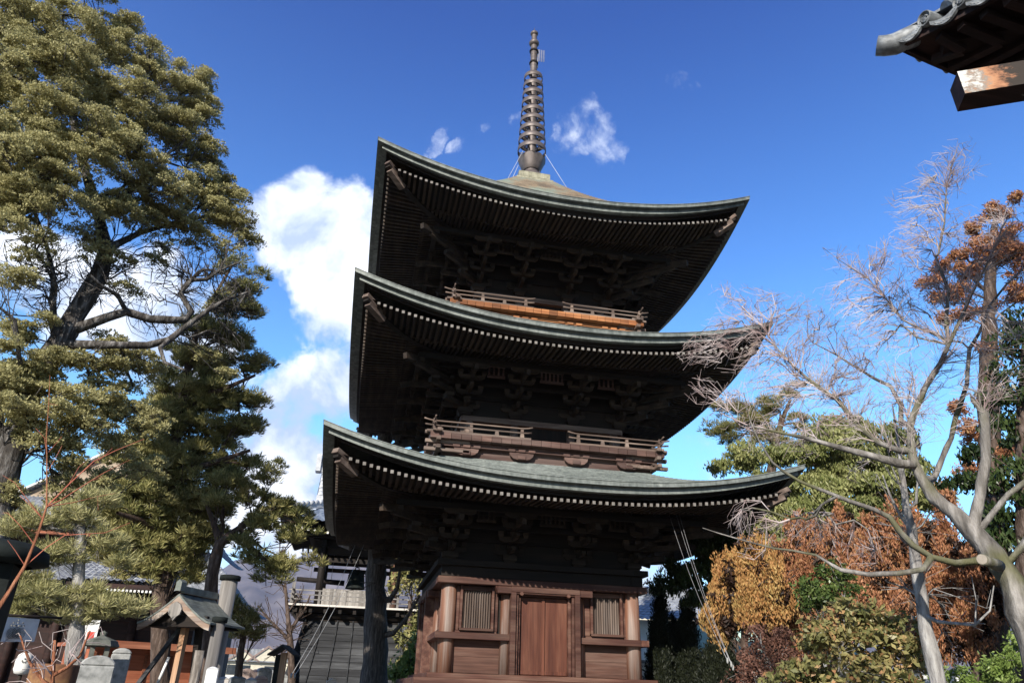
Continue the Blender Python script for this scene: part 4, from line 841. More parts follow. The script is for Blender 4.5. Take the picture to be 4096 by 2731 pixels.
tree('slim_bare_tree', 'slim pale grey bare tree rising through the rusty cypress', 'tree', sl_, WB([(3560, 2100, 90), (3720, 2120, 80), (3600, 1850, 80), (3520, 1930, 60), (3780, 2380, 80), (3580, 2350, 80), (3850, 2480, 80), (3930, 2400, 60), (3650, 1750, 60), (3480, 1780, 60), (3750, 2250, 60)], 11.5), 170, BK_S, None, None, seed=42, shell=.1, base=G0(3760, 11.5), step=.2, jit=.12, rtip=.0035, rise=.05)
# red sapling, left foreground
RED = plain('red young bark', ((.25, .06, .04), (.45, .16, .1)), 6, bmp=.1); REDB = bark('orange brown sapling bark', (.14, .055, .03), (.32, .13, .07), (.42, .22, .13), sc=8)
rs = [WL([(-120, 2720), (-40, 2480), (0, 2422), (43, 2358), (101, 2264), (137, 2177), (173, 2076), (188, 2026), (188, 1889), (186, 1744), (195, 1614), (200, 1500)], 5.2, [0.0195, 0.0174, 0.0152, 0.0134, 0.0117, 0.01, 0.00826, 0.00651, 0.00477, 0.00391, 0.0026, 0.0013]),
      WL([(188, 2026), (274, 1939), (375, 1845), (462, 1802), (577, 1755)], 5.2, [0.00521, 0.00477, 0.00391, 0.0026, 0.0013]), WL([(190, 2034), (303, 1961), (418, 1889), (520, 1838)], 5.1, [0.00477, 0.00391, 0.0026, 0.0013]), WL([(180, 2050), (288, 2010), (390, 1985), (470, 1970)], 5.2, [0.00347, 0.0026, 0.00217, 0.0013]),
      WL([(173, 2076), (120, 2010), (60, 1930), (10, 1900)], 5.2, [0.00347, 0.0026, 0.00174, 0.0013]), WL([(137, 2177), (80, 2100), (30, 2050)], 5.2, [0.00347, 0.0026, 0.0013]), WL([(110, 2240), (260, 2140), (420, 2130), (520, 2090)], 5.2, [0.00391, 0.00304, 0.00217, 0.0013]), WL([(101, 2264), (60, 2200), (30, 2160)], 5.2, [0.00304, 0.00217, 0.0013])]
tree('red_sapling', 'thin red stemmed bare sapling in the left foreground', 'tree', rs, WB([(230, 1700, 50), (280, 1780, 60), (350, 1870, 60), (420, 1900, 60), (120, 1950, 70), (60, 2080, 60), (240, 1640, 40), (150, 1700, 40), (480, 1800, 40), (400, 2060, 60)], 5.2), 150, REDB, None, None, seed=43, shell=.1, base=G0(-120, 5.2), step=.08, jit=.06, rtip=.0014, twig=RED, rise=.05)
# bare trees in the far left middle ground
tree('small_bare_tree', 'dark bare tree between the small roofed post and the bell tower', 'tree', [WL([(1170, 2950), (1165, 2600), (1150, 2450), (1140, 2330)], 36, [.2, .16, .1, .05]), WL([(1160, 2560), (1080, 2480), (1030, 2420)], 36, [.08, .05, .03]), WL([(1160, 2520), (1220, 2440), (1240, 2380)], 36, [.08, .05, .03])],
     WB([(1150, 2350, 70), (1080, 2420, 90), (1210, 2420, 70), (1060, 2520, 80), (1180, 2500, 90), (1110, 2590, 80)], 36), 26, BK_P, None, None, seed=44, shell=.1, base=G0(1170, 36), step=.35, jit=.12, rtip=.012, rise=.05)
tree('brown_twiggy_shrub', 'leafless reddish brown twiggy shrub beside the white lantern', 'shrub', [WL([(200, 2950), (210, 2700), (220, 2560)], 9, [.03, .025, .015]), WL([(200, 2760), (120, 2650), (80, 2540)], 9, [.02, .015, .008]), WL([(210, 2720), (320, 2620), (360, 2520)], 9, [.02, .015, .008])],
     WB([(180, 2540, 90), (90, 2580, 80), (280, 2560, 90), (360, 2600, 80), (220, 2640, 90), (60, 2680, 80), (150, 2700, 70)], 9), 150, REDB, None, None, seed=45, shell=.1, base=G0(200, 9), step=.1, jit=.14, rtip=.0035, twig=TWIG)
# far tree masses behind the pagoda gap
for nm, lb, blb, D_, mt, sd in (('sparse_tree', 'sparse olive tree between the bell tower and the pagoda wall', [(1640, 2290, 50, 0, .6), (1600, 2330, 30, 0, .5), (1680, 2220, 35, 0, .5), (1650, 2560, 50, 0, .7), (1690, 2480, 45), (1670, 2670, 60), (1700, 2600, 50)], 36, LF_GR, 51),
                                ('green_background_tree', 'light green tree low in the gap left of the pagoda wall', [(1680, 2640, 60), (1620, 2700, 50), (1700, 2560, 40)], 33, LF_HG, 52)):
    tree(nm, lb, 'tree', [WL([(blb[0][0], 2950), (blb[0][0], 2600), (blb[0][0], 2400)], D_, [.2, .15, .08])], WB(blb, D_), 60, BK_P, mt, (70, .5, .2, .09, dict(flat=.8, style='ball')), seed=sd, shell=.3, base=G0(blb[0][0], D_), keep=.5, rtip=.015)
# ================================================================== buildings, stones, posts
TILE = plain('grey roof tiles', ((.12, .13, .15), (.22, .235, .26), (.38, .4, .43)), 2.5, rough=.45, spec=.5)
TILED = plain('blue grey roof tiles', ((.07, .09, .13), (.15, .19, .26), (.3, .35, .43)), 2.5, rough=.4, spec=.5)
PLW = plain('white plaster', ((.7, .69, .66), (.82, .81, .78)), 2)
CREAM = plain('cream render', ((.58, .54, .42), (.68, .64, .52)), 2)
DRED = wood('dark red timber', ((.009, .0045, .004), (.021, .009, .0075), (.045, .02, .016)), 'x')
ORB = wood('orange stained boards', ((.14, .04, .02), (.29, .095, .05), (.40, .17, .10)), 'x', sc=.6)
GREYW = wood('weathered grey timber', ((.09, .085, .08), (.2, .19, .18), (.36, .35, .335)), 'z', sc=.8)
GREYX = wood('weathered boards grain across', ((.012, .013, .015), (.03, .032, .036), (.07, .074, .08)), 'x', sc=.8)
WPAINT = plain('white painted timber', ((.6, .6, .58), (.82, .82, .8)), 5)
GRAN = plain('grey granite', ((.14, .145, .14), (.28, .285, .275), (.4, .4, .385)), 9, bd=.01)
GRANL = plain('pale stone', ((.4, .37, .33), (.58, .55, .5)), 6)
GRANP = plain('pinkish stone', ((.22, .16, .14), (.36, .28, .25)), 8)
DARKM = plain('black green bronze', ((.008, .010, .010), (.02, .025, .023)), 4, rough=.85, spec=.15)
GLASSD = plain('dark window glass', ((.02, .025, .03), (.05, .06, .07)), 2, rough=.1, spec=.8)

def tiles(mb, A, B, C_, D_, nt, nc, sag=0.0, amp=.05, up=0.0):
    """tiled slope: A-B is the eave, D-C the ridge; corners may kick up"""
    A, B, C_, D_ = (Vector(p) for p in (A, B, C_, D_)); nu = nt*4+1; rows = []
    for j in range(nc): rows += [(j/nc, .04), ((j+.97)/nc, 0)]
    nrm = (B-A).cross(D_-A).normalized()
    def P(i, j):
        t, e = rows[j]; s = i/(nu-1); q = A.lerp(B, s).lerp(D_.lerp(C_, s), t)
        ph = (i % 4)/4; w = amp*(.5+.5*math.cos(2*PI*ph))
        return q+nrm*(w+e)+Vector((0, 0, -sag*math.sin(PI*t)+up*(1-t)**2*abs(2*s-1)**3))
    mb.grid(P, nu, len(rows), False)
def ridge(mb, p, q, r=.16, h=.35, n=12):
    p, q = Vector(p), Vector(q); mb.bar(p, q, r*1.5, h)
    for k in range(n):
        a = p.lerp(q, k/n); b_ = p.lerp(q, (k+.9)/n); mb.tube([a+Vector((0, 0, h/2)), b_+Vector((0, 0, h/2))], r*(1.0+.12*(k % 2)), 8)

# -- bell tower
bt = thing('bell_tower', 'weathered wooden bell tower with flared boarded skirt, open railed platform and tiled roof', 'bell tower', (-4.9, 16.0, 0))
b = MB()
hh = [(3.05, 0), (2.65, 1.7), (2.3, 3.2), (2.1, 4.35)]
for k in range(4):
    s0 = len(b.v)
    nb = 15
    for j in range(nb):
        z0, z1 = 4.35*j/nb, 4.35*(j+1)/nb; h0 = np.interp(z0, [q[1] for q in hh], [q[0] for q in hh]); h1 = np.interp(z1, [q[1] for q in hh], [q[0] for q in hh])
        b.add([(-h0, -h0-.03, z0), (h0, -h0-.03, z0), (h1, -h1, z1), (-h1, -h1, z1)], [(0, 1, 2, 3)])
        b.add([(-h0, -h0-.03, z0), (h0, -h0-.03, z0), (h0, -h0+.02, z0), (-h0, -h0+.02, z0)], [(0, 1, 2, 3)])
    b.xf(Matrix.Rotation(k*PI/2, 4, 'Z'), s0)
b.build('skirt_wall', GREYX, bt)
b = MB()
for k in range(4):
    s0 = len(b.v)
    for f in (-1, -.66, -.33, 0, .33, .66, 1): b.tube([(f*h, -h-.05, z) for h, z in hh], .035 if abs(f) < 1 else .07, 5)
    b.xf(Matrix.Rotation(k*PI/2, 4, 'Z'), s0)
b.build('batten', GREYX, bt)
b = MB(); b.box(-2.15, 2.15, -2.15, 2.15, 4.30, 4.42); b.box(-2.45, 2.45, -2.45, 2.45, 4.42, 4.58, 1.0, .93); b.box(-2.75, 2.75, -2.75, 2.75, 4.62, 4.82, 1, .93)
for k in range(4):
    s0 = len(b.v)
    for x in np.linspace(-2.6, 2.6, 9): b.box(x-.07, x+.07, -2.88, -2.1, 4.58, 4.74)
    b.xf(Matrix.Rotation(k*PI/2, 4, 'Z'), s0)
b.build('platform_bracket', DK, bt)
b = MB(); b.box(-2.95, 2.95, -2.95, 2.95, 4.85, 4.93); pl_ = b.build('platform', plain('sun bleached boards', ((.5, .46, .42), (.66, .63, .58)), 4), bt)
for k in range(4):
    b = MB()
    for z in (5.13, 5.33, 5.52): b.bar((-3.0, -2.82, z), (3.0, -2.82, z), .05, .05)
    for x in np.linspace(-2.82, 1.9, 5): b.box(x-.05, x+.05, -2.87, -2.77, 4.93, 5.55)
    b.box(-2.89, -2.75, -2.89, -2.75, 4.93, 5.85); b.build('railing', DKZ if k != 0 else GREYW, pl_, rz=k*PI/2)
b = MB(); b.box(-1.75, 1.75, -1.78, -1.70, 4.93, 5.75); b.box(-1.78, -1.70, -1.75, 1.75, 4.93, 5.75); b.box(-1.6, 1.75, 1.70, 1.78, 4.93, 5.3); b.build('breast_wall', GREYW, bt)
for x, y in ((-1.75, -1.75), (1.75, -1.75), (-1.75, 1.75), (1.75, 1.75)):
    b = MB(); b.tube([(x, y, 4.93), (x, y, 7.9)], .17, 14); b.build('post', DKZ if x < 0 else COLM, bt)
b = MB()
for k in range(4):
    s0 = len(b.v); b.bar((-2.3, -1.75, 7.05), (2.3, -1.75, 7.05), .14, .2); b.bar((-2.2, -1.75, 7.75), (2.2, -1.75, 7.75), .2, .3); b.box(-2.0, 2.0, -1.79, -1.71, 7.3, 8.3); b.xf(Matrix.Rotation(k*PI/2, 4, 'Z'), s0)
b.build('tie_beam', DK, bt)
b = MB()
for k in range(4):
    s0 = len(b.v)
    for x in np.linspace(-3.4, 3.4, 24):
        b.bar((x, -3.45, 7.98+.30*abs(x/3.4)**3), (x, -max(1.7, abs(x)), 8.45), .08, .1)
    b.box(-2.3, 2.3, -2.5, -2.3, 7.95, 8.12); b.box(-1.75, 1.75, -2.4, -1.7, 8.0, 8.1); b.xf(Matrix.Rotation(k*PI/2, 4, 'Z'), s0)
b.build('rafters', DK, bt)
b = MB()
for k in range(4):
    s0 = len(b.v)
    for x in np.linspace(-3.4, 3.4, 24): b.box(x-.045, x+.045, -3.475, -3.452, 7.93+.30*abs(x/3.4)**3, 8.03+.30*abs(x/3.4)**3)
    b.xf(Matrix.Rotation(k*PI/2, 4, 'Z'), s0)
tag(b.build('rafter_ends', WPAINT, bt), kind='stuff')
b = MB(); b.add([(-3.6, -3.6, 8.35), (3.6, -3.6, 8.35), (3.6, 3.6, 8.35), (-3.6, 3.6, 8.35), (-1, -1, 8.7), (1, -1, 8.7), (1, 1, 8.7), (-1, 1, 8.7)], [(0, 1, 5, 4), (1, 2, 6, 5), (2, 3, 7, 6), (3, 0, 4, 7), (4, 5, 6, 7)]); b.build('soffit', DK, bt)
b = MB()
tiles(b, (-3.85, -3.85, 8.35), (3.85, -3.85, 8.35), (1.9, -1.6, 9.6), (-1.9, -1.6, 9.6), 26, 9, .12, .06, .45); tiles(b, (-2.5, -1.7, 9.55), (2.5, -1.7, 9.55), (2.5, 0, 11.75), (-2.5, 0, 11.75), 18, 9, .15, .06)
tiles(b, (3.85, 3.85, 8.35), (-3.85, 3.85, 8.35), (-1.9, 1.6, 9.6), (1.9, 1.6, 9.6), 26, 9, .12, .06, .45); tiles(b, (2.5, 1.7, 9.55), (-2.5, 1.7, 9.55), (-2.5, 0, 11.75), (2.5, 0, 11.75), 18, 9, .15, .06)
tiles(b, (-3.85, 3.85, 8.35), (-3.85, -3.85, 8.35), (-1.9, -1.6, 9.6), (-1.9, 1.6, 9.6), 26, 9, .12, .06, .45); tiles(b, (3.85, -3.85, 8.35), (3.85, 3.85, 8.35), (1.9, 1.6, 9.6), (1.9, -1.6, 9.6), 26, 9, .12, .06, .45)
rf = b.build('roof', TILED, bt)
b = MB(); ridge(b, (-2.6, 0, 11.95), (2.6, 0, 11.95), .2, .55)
for sx in (-1, 1):
    for sy in (-1, 1): ridge(b, (sx*2.3, sy*.1, 11.75), (sx*2.3, sy*1.75, 9.65), .14, .3, 9); ridge(b, (sx*1.95, sy*1.6, 9.7), (sx*3.75, sy*3.75, 8.9), .12, .28, 9); b.box(sx*2.3-.16, sx*2.3+.16, sy*1.85-.1, sy*1.85+.1, 9.45, 10.05)
    b.box(sx*2.7-.12, sx*2.7+.12, -.3, .3, 11.7, 12.6)
b.build('roof_ridge', plain('pale ridge tiles', ((.35, .37, .4), (.55, .57, .6)), 4), rf)
b = MB()
for sx in (-1, 1): b.add([(sx*2.2, -1.6, 9.6), (sx*2.2, 1.6, 9.6), (sx*2.2, 0, 11.6)], [(0, 1, 2)])
b.build('gable_wall', PLW, bt)
bell = thing('temple_bell', 'dark bronze bell hanging in the open bell tower', 'bell', (-5.0, 16.0, 6.0))
b = MB(); b.lathe([(.0, .93), (.25, .9), (.36, .78), (.41, .5), (.43, .2), (.48, .03), (.48, 0), (.42, 0), (.4, .1)], 28); b.build('bell_body', DARKM, bell)
b = MB(); b.tube([(-.1, 0, .9), (-.08, 0, 1.02), (.08, 0, 1.02), (.1, 0, .9)], .03, 8); b.tube([(0, 0, 1.0), (0, 0, 1.75)], .02, 6)
for z in (.3, .62): b.lathe([(.44-.12*(z-.3), z-.02), (.46-.12*(z-.3), z), (.44-.12*(z-.3), z+.02)], 28)
b.build('crown_loop', DARKM, bell)
sk = thing('bell_striker', 'horizontal log hung beside the bell to strike it', 'striker', (-6.7, 16.0, 6.28))
b = MB(); b.tube([(-1.15, 0, .04), (1.15, 0, -.04)], [.11, .13], 12); b.build('log', DKZ, sk)
for x in (-.5, .5):
    b = MB(); b.tube([(x, 0, .1), (x, 0, 1.35)], .012, 5); b.build('rope', GREYW, sk)

# -- main hall behind the trees, left
hall = thing('temple_hall', 'large two-tiered temple hall with grey tiled roofs and dark red front behind the trees', 'temple', (-16, 16, 0))
b = MB(); b.box(-8, 3.4, 2.5, 16, 0, 6.2); b.build('wall', DRED, hall)
b = MB()
for x in (-7.6, -4.6, -2.8, .6, 2.6): b.tube([(x, 2.35, 0), (x, 2.35, 5.6)], .22, 14)
b.box(-8, 3.4, 2.2, 2.45, 4.9, 5.15); b.box(-8, 3.4, 2.2, 2.45, 4.2, 4.4); b.build('pillars', DRED, hall)
b = MB(); tiles(b, (-9.5, .4, 5.35), (5.2, .4, 5.35), (3.0, 4.2, 7.6), (-7, 4.2, 7.6), 52, 12, .25, .07, .35); tiles(b, (5.2, .4, 5.35), (5.2, 18, 5.35), (3.0, 15, 7.6), (3.0, 4.2, 7.6), 60, 12, .25, .07, .35)
tiles(b, (-1.6, -1.3, 5.6), (1.9, -1.3, 5.6), (1.9, 2.4, 6.9), (-1.6, 2.4, 6.9), 13, 9, -.1, .07); tiles(b, (-3.6, -.9, 5.2), (-1.6, -1.3, 5.6), (-1.6, 2.4, 6.9), (-3.4, 2.4, 6.6), 8, 9, 0, .07)
lr = b.build('lower_roof', TILE, hall)
b = MB(); ridge(b, (5.1, .5, 5.75), (3.0, 4.2, 7.7), .13, .3); b.build('roof_ridge', TILE, lr)
b = MB(); b.box(-1.7, 2.0, -1.25, -.95, 5.32, 5.52); b.box(-9.3, 5.0, .5, .8, 5.1, 5.25); b.add([(-9.4, .6, 5.22), (5.1, .6, 5.22), (3.4, 2.6, 5.9), (-8, 2.6, 5.9)], [(0, 1, 2, 3)]); b.add([(-3.5, -1.1, 5.3), (1.9, -1.1, 5.45), (1.9, 2.4, 5.9), (-3.5, 2.4, 5.9)], [(0, 1, 2, 3)]); b.add([(5.0, .6, 5.22), (5.0, 17.8, 5.22), (3.4, 16, 5.9), (3.4, 2.6, 5.9)], [(0, 1, 2, 3)]); b.build('eave', DRED, hall)
b = MB()
for x in np.linspace(-1.6, 1.9, 22): b.box(x-.045, x+.045, -1.24, -1.2, 5.2, 5.3)
for x in np.linspace(-9.2, -4, 26): b.box(x-.05, x+.05, .42, .48, 5.0, 5.14)
tag(b.build('rafter_ends', WPAINT, hall), kind='stuff')
b = MB(); b.box(-8, 1.5, 4.4, 15, 6.2, 9.0); b.build('upper_wall', DRED, hall)
b = MB(); tiles(b, (-9.5, 2.6, 8.55), (3.3, 2.6, 8.0), (1.4, 6, 10.6), (-8, 6, 10.6), 46, 10, .25, .07, .3); tiles(b, (3.3, 2.6, 8.0), (3.3, 16, 8.3), (1.4, 13, 10.6), (1.4, 6, 10.6), 46, 10, .25, .07, .3)
tiles(b, (-8.2, 6.0, 10.4), (-3.5, 6.0, 13.6), (-3.5, 14, 13.6), (-8.2, 14, 10.4), 18, 14, 0, .07); tiles(b, (1.6, 14, 10.4), (-3.5, 14, 13.6), (-3.5, 6, 13.6), (1.6, 6.0, 10.4), 18, 14, 0, .07)
ur = b.build('upper_roof', TILE, hall); b = MB(); ridge(b, (-3.5, 5.8, 13.8), (-3.5, 14, 13.8), .2, .6); b.build('roof_ridge', TILE, ur)
b = MB(); b.box(-9.4, 3.0, 2.7, 3.0, 8.15, 8.3); b.add([(-9.4, 2.8, 8.3), (3.2, 2.8, 7.9), (1.5, 4.5, 8.6), (-8, 4.5, 8.6)], [(0, 1, 2, 3)]); b.build('upper_eave', ORB, hall)
b = MB(); b.add([(-8, 6.3, 10.5), (1.4, 6.3, 10.5), (-3.5, 6.3, 13.4)], [(0, 1, 2)]); b.build('gable_wall', wood('pale gable timber', ((.22, .16, .11), (.38, .3, .22), (.5, .42, .33)), 'x'), hall)
b = MB(); b.bar((-8.3, 6.05, 10.5), (-3.5, 6.05, 13.7), .1, .3, (0, 1, 0)); b.bar((1.5, 6.05, 10.5), (-3.5, 6.05, 13.7), .1, .3, (0, 1, 0)); b.build('bargeboard', WPAINT, hall)
# -- long orange boarded shed in front of the hall
p0, p1 = W(335, 2731, 29), W(860, 2731, 30.5); ang = math.atan2(p1[1]-p0[1], p1[0]-p0[0]); Ls = math.hypot(p1[0]-p0[0], p1[1]-p0[1])
hz = W(340, 2562, 29)[2]
sh = thing('boarded_shed', 'low orange boarded shed with a brown eave, sunlit behind the gravestones', 'shed', (p0[0], p0[1], 0), ang)
b = MB(); b.box(0, Ls, 0, 3, 0, hz-.15); b.build('wall', ORB, sh)
b = MB()
for z in (.5, 1.35): b.box(.02, Ls, -.05, -.003, z, z+.06)
for x in np.linspace(.1, Ls-.1, 6): b.box(x-.05, x+.05, -.06, -.004, 0, hz-.3)
b.build('batten', wood('brown batten', ((.12, .04, .02), (.2, .07, .035), (.28, .11, .06)), 'x'), sh)
b = MB(); b.box(-.2, Ls+.3, -.55, 3.3, hz-.1, hz+.02); b.box(-.2, Ls+.3, -.58, -.5, hz-.16, hz+.05); b.build('roof', ORB, sh)
# -- gable-roofed kiosk with its brace
ap = W(722, 2368, 13.2); kz = ap[2]
ks = thing('roofed_notice_post', 'small gabled roof on a single wooden post with a carved pendant and slanting brace', 'kiosk', (ap[0], ap[1], 0), math.radians(-26))
hw, dr, dp = .66, .42, .46
prof = [(t, kz-.02-dr*(1-(1-t/hw)**1.35)) for t in np.linspace(0, hw, 9)]
KROOF = copper('kiosk copper sheet', (.06, .07, .065), (.13, .145, .13), (.22, .24, .215))
for sx in (-1, 1):
    b = MB(); n_ = len(prof)
    P_ = [(sx*t, z) for t, z in prof]+[(sx*t, z-.03) for t, z in prof][::-1]
    b.prism(P_, 'y', -.02, dp*2); b.build('roof_panel', KROOF, ks)
    b = MB(); P_ = [(sx*t*.98, z-.032) for t, z in prof]+[(sx*t*.98, z-.032-.085-.03*(1-t/hw)) for t, z in prof][::-1]
    b.prism(P_, 'y', -.015, .02); b.build('bargeboard', wood('kiosk bargeboard', ((.12, .07, .05), (.27, .19, .14), (.52, .5, .46)), 'x', sc=1.2), ks)
b = MB(); b.prism([(-.05, kz+.02), (.05, kz+.02), (.05, kz+.15), (0, kz+.19), (-.05, kz+.15)], 'y', -.08, .05); b.bar((0, .05, kz+.05), (0, dp*2, kz+.05), .07, .1); b.build('ridge_cap', KROOF, ks)
b = MB(); b.prism([(0, kz-.42), (-.05, kz-.36), (-.10, kz-.33), (-.12, kz-.25), (-.08, kz-.18), (0, kz-.14), (.08, kz-.18), (.12, kz-.25), (.10, kz-.33), (.05, kz-.36)], 'y', -.05, -.016); b.build('pendant', GREYW, ks)
b = MB(); b.box(-hw*.9, hw*.9, .05, dp*2-.05, kz-.50, kz-.44, .9); b.box(-.5, .5, .1, .16, kz-.44, kz-.34); b.build('ceiling', DK, ks)
b = MB(); b.box(-.045, .045, .25, .34, 0, kz-.4); b.build('post', wood('tan post timber', ((.18, .09, .045), (.36, .2, .11), (.5, .33, .22)), 'z'), ks)
b = MB(); b.bar((.10, .5, kz-.45), (.08, .9, 0), .09, .09); b.build('back_post', DKZ, ks)
b = MB(); b.bar((-.1, .3, kz-.5), (-1.0, .2, .9), .05, .06); b.bar((-1.0, .2, .9), (-1.75, .1, 0), .05, .06); b.build('brace', GREYX, ks)
b = MB(); b.tube([(-.30, .3, 1.55), (-.19, .3, 1.95)], .022, 8); b.build('white_pipe', WPAINT, ks)
# -- capped weathered posts
def post(u, v, D, w, label, cap=True, mat=GREYW, name='capped_post', cat='post', group='weathered capped wooden posts'):
    p = W(u, v, D); o = thing(name, label, cat, (p[0], p[1], 0), .3, group=group); h = p[2]; b = MB()
    b.tube([(0, 0, -.02), (0, 0, h*.5), (0, 0, h)], [w/2*1.05, w/2, w/2*.97], 16); b.build('shaft', mat, o)
    if cap: b = MB(); b.lathe([(0, h+.035), (w*.55, h+.03), (w*.62, h+.02), (w*.62, h-.05), (w*.5, h-.05)], 20); b.build('cap', DARKM, o)
    return o
post(922, 2308, 14, .28, 'taller thick weathered grey post with a dark cap, right of the gabled kiosk')
post(880, 2475, 13, .19, 'shorter weathered grey post with dark cap leaning against the taller one')
post(800, 2600, 12.5, .14, 'stout bark covered post under the kiosk eaves', False, mat=bark('post bark', (.05, .045, .04), (.15, .13, .11), (.3, .27, .24)), name='stub_post', group=None)
# small roofed post
p = W(1140, 2600, 22); o = thing('small_roofed_post', 'small gabled wooden sign post in front of the bell tower skirt', 'post', (p[0], p[1], 0), -.25); h = p[2]
b = MB(); b.box(-.07, .07, -.07, .07, 0, h-.05); b.build('shaft', wood('pale brown post', ((.25, .14, .08), (.42, .27, .17), (.55, .4, .28)), 'z'), o)
for sx in (-1, 1):
    b = MB(); b.prism([(0, h+.14), (sx*.36, h-.10), (sx*.36, h-.14), (0, h+.09)], 'y', -.3, .3); b.build('roof_panel', GREYX, o)
b = MB(); b.box(-.25, -.08, .05, .1, .4, h-.1); b.build('board', DARKM, o)
# stones
def stone(u, v, D, w, label, mat, rz=.2, round_=0, nm='gravestone', dpth=None, group='stones standing in the graveyard'):
    p = W(u, v, D); h = p[2]; dpth = dpth or w; o = thing(nm, label, 'gravestone', (p[0], p[1], 0), rz, group=group); b = MB()
    b.box(-w/2, w/2, -dpth/2, dpth/2, .25, h-(.1 if round_ == 0 else .16)*w)
    if round_ == 0: b.add([(-w/2, -dpth/2, h-.1*w), (w/2, -dpth/2, h-.1*w), (w/2, dpth/2, h-.1*w), (-w/2, dpth/2, h-.1*w), (0, 0, h+.12*w)], [(0, 1, 4), (1, 2, 4), (2, 3, 4), (3, 0, 4)])
    else: b.prism([(w/2*math.cos(t), h-.16*w+.3*w*math.sin(t)) for t in np.linspace(0, PI, 12)], 'y', -dpth/2, dpth/2)
    b.build('slab', mat, o, bevel=.015); b = MB(); b.box(-w*.8, w*.8, -dpth*.8, dpth*.8, 0, .25); b.build('plinth', GRAN, o, bevel=.01)
stone(490, 2602, 13, .26, 'tall grey granite pillar stone left of the gabled kiosk', GRAN, .25, 1, 'stone_pillar')
stone(397, 2640, 12, .42, 'grey block monument at the left with stepped top, beside the pillar stone', GRAN, .25, 1, 'stone_block', .3)
stone(853, 2668, 12, .16, 'pale pointed wooden grave marker in front of the shorter capped post', WPAINT, .2, 0, 'grave_marker')
for i, (u, v, D, w, m, l_) in enumerate(((895, 2708, 13, .18, GRANL, 'pale pointed stone just right of the pale grave marker'), (948, 2678, 30, .12, GRAN, 'thin dark stone rising before the cream house'), (952, 2704, 24, .4, GRAN, 'dark stone with low pointed top below the cream house'), (990, 2680, 27, .42, GRANP, 'tall brown stone before the cream house'),
        (1022, 2680, 27, .4, GRANP, 'light pinkish stone between two dark ones before the house'), (1056, 2676, 27, .45, GRAN, 'darkest tall stone right of the pinkish one'), (1006, 2712, 20, .25, GRANL, 'short pale stone in the front row below the house'), (1045, 2708, 21, .3, GRANP, 'short reddish stone in the front row'), (1085, 2685, 29, .6, GRAN, 'wide dark stone at the right end of the graves'), (1130, 2700, 32, .4, GRAN, 'grey stone beyond the small roofed post'))):
    stone(u, v, D, w, l_, m, .15+.1*(i % 3), i % 2, 'gravestone')
for u, v, l_ in ((1319, 2722, 'small pale stone by the bell tower foot, left one of two'), (1330, 2715, 'small brown stone by the bell tower foot, right one of two')): stone(u, v, 24, .2, l_, GRANL, .1, 1)
# yard clutter
p = W(418, 2520, 12.4); o = thing('stone_lantern', 'dark mossy stone lantern behind the grey block monument', 'stone lantern', (p[0], p[1], 0), .3); h = p[2]
SL_ = plain('dark mossy stone', ((.04, .045, .038), (.10, .105, .09), (.17, .17, .15)), 7)
b = MB(); b.lathe([(.0, h), (.05, h-.03), (.035, h-.07), (.20, h-.13), (.24, h-.20), (.22, h-.21), (.0, h-.19)], 6, smooth=False); b.build('cap', SL_, o)
b = MB()
for x, y in ((-.09, -.09), (.09, -.09), (.09, .09), (-.09, .09)): b.box(x-.03, x+.03, y-.03, y+.03, h-.38, h-.20)
b.lathe([(0, h-.38), (.2, h-.38), (.14, h-.46), (.075, h-.5), (.07, .4), (.13, .3), (.22, .22), (.22, 0)], 12); b.build('shaft', SL_, o)
p = W(225, 2655, 11); o = thing('rusty_drum', 'rusty metal drum among the twigs at the lower left', 'drum', (p[0], p[1], 0), 0); h = p[2]
b = MB(); b.lathe([(0, h), (.25, h), (.26, h-.02), (.255, h*.66), (.27, h*.66-.02), (.255, h*.66-.04), (.255, h*.33), (.27, h*.33-.02), (.255, h*.33-.04), (.255, 0)], 24); b.build('drum_body', plain('rusty steel', ((.06, .028, .018), (.15, .07, .035), (.30, .17, .06)), 5), o)
b = MB(); b.lathe([(.05, h+.002), (.05, h+.03), (0, h+.03)], 12, (.12, .05)); b.build('cap', SL_, o)
p = W(361, 2505, 19); o = thing('yard_sign', 'white board with a red shape above the orange shed roof', 'sign', (p[0], p[1], 0), .1); h = p[2]
b = MB(); b.box(-.17, .17, -.015, .015, h-.28, h+.14); b.build('board', WPAINT, o)
b = MB(); b.box(-.02, .12, -.019, -.0155, h-.26, h-.10); b.build('red_shape', plain('red sign paint', ((.5, .05, .04), (.62, .09, .07)), 6), o)
b = MB(); b.box(-.03, .03, .0155, .05, 0, h-.2); b.build('post', GREYW, o)
b = MB(); x_ = Ls*.42; b.box(x_, x_+.30, -.03, -.0605, hz*.42, hz*.42+.36); tag(b.build('notice_sheet', WPAINT, None), 'small white paper notice pinned to the orange shed boards', 'notice'); n_s = bpy.data.objects['notice_sheet']; n_s.matrix_world = Matrix.Translation((p0[0], p0[1], 0)) @ Matrix.Rotation(ang, 4, 'Z') @ Matrix.Translation((0, -.04, 0))
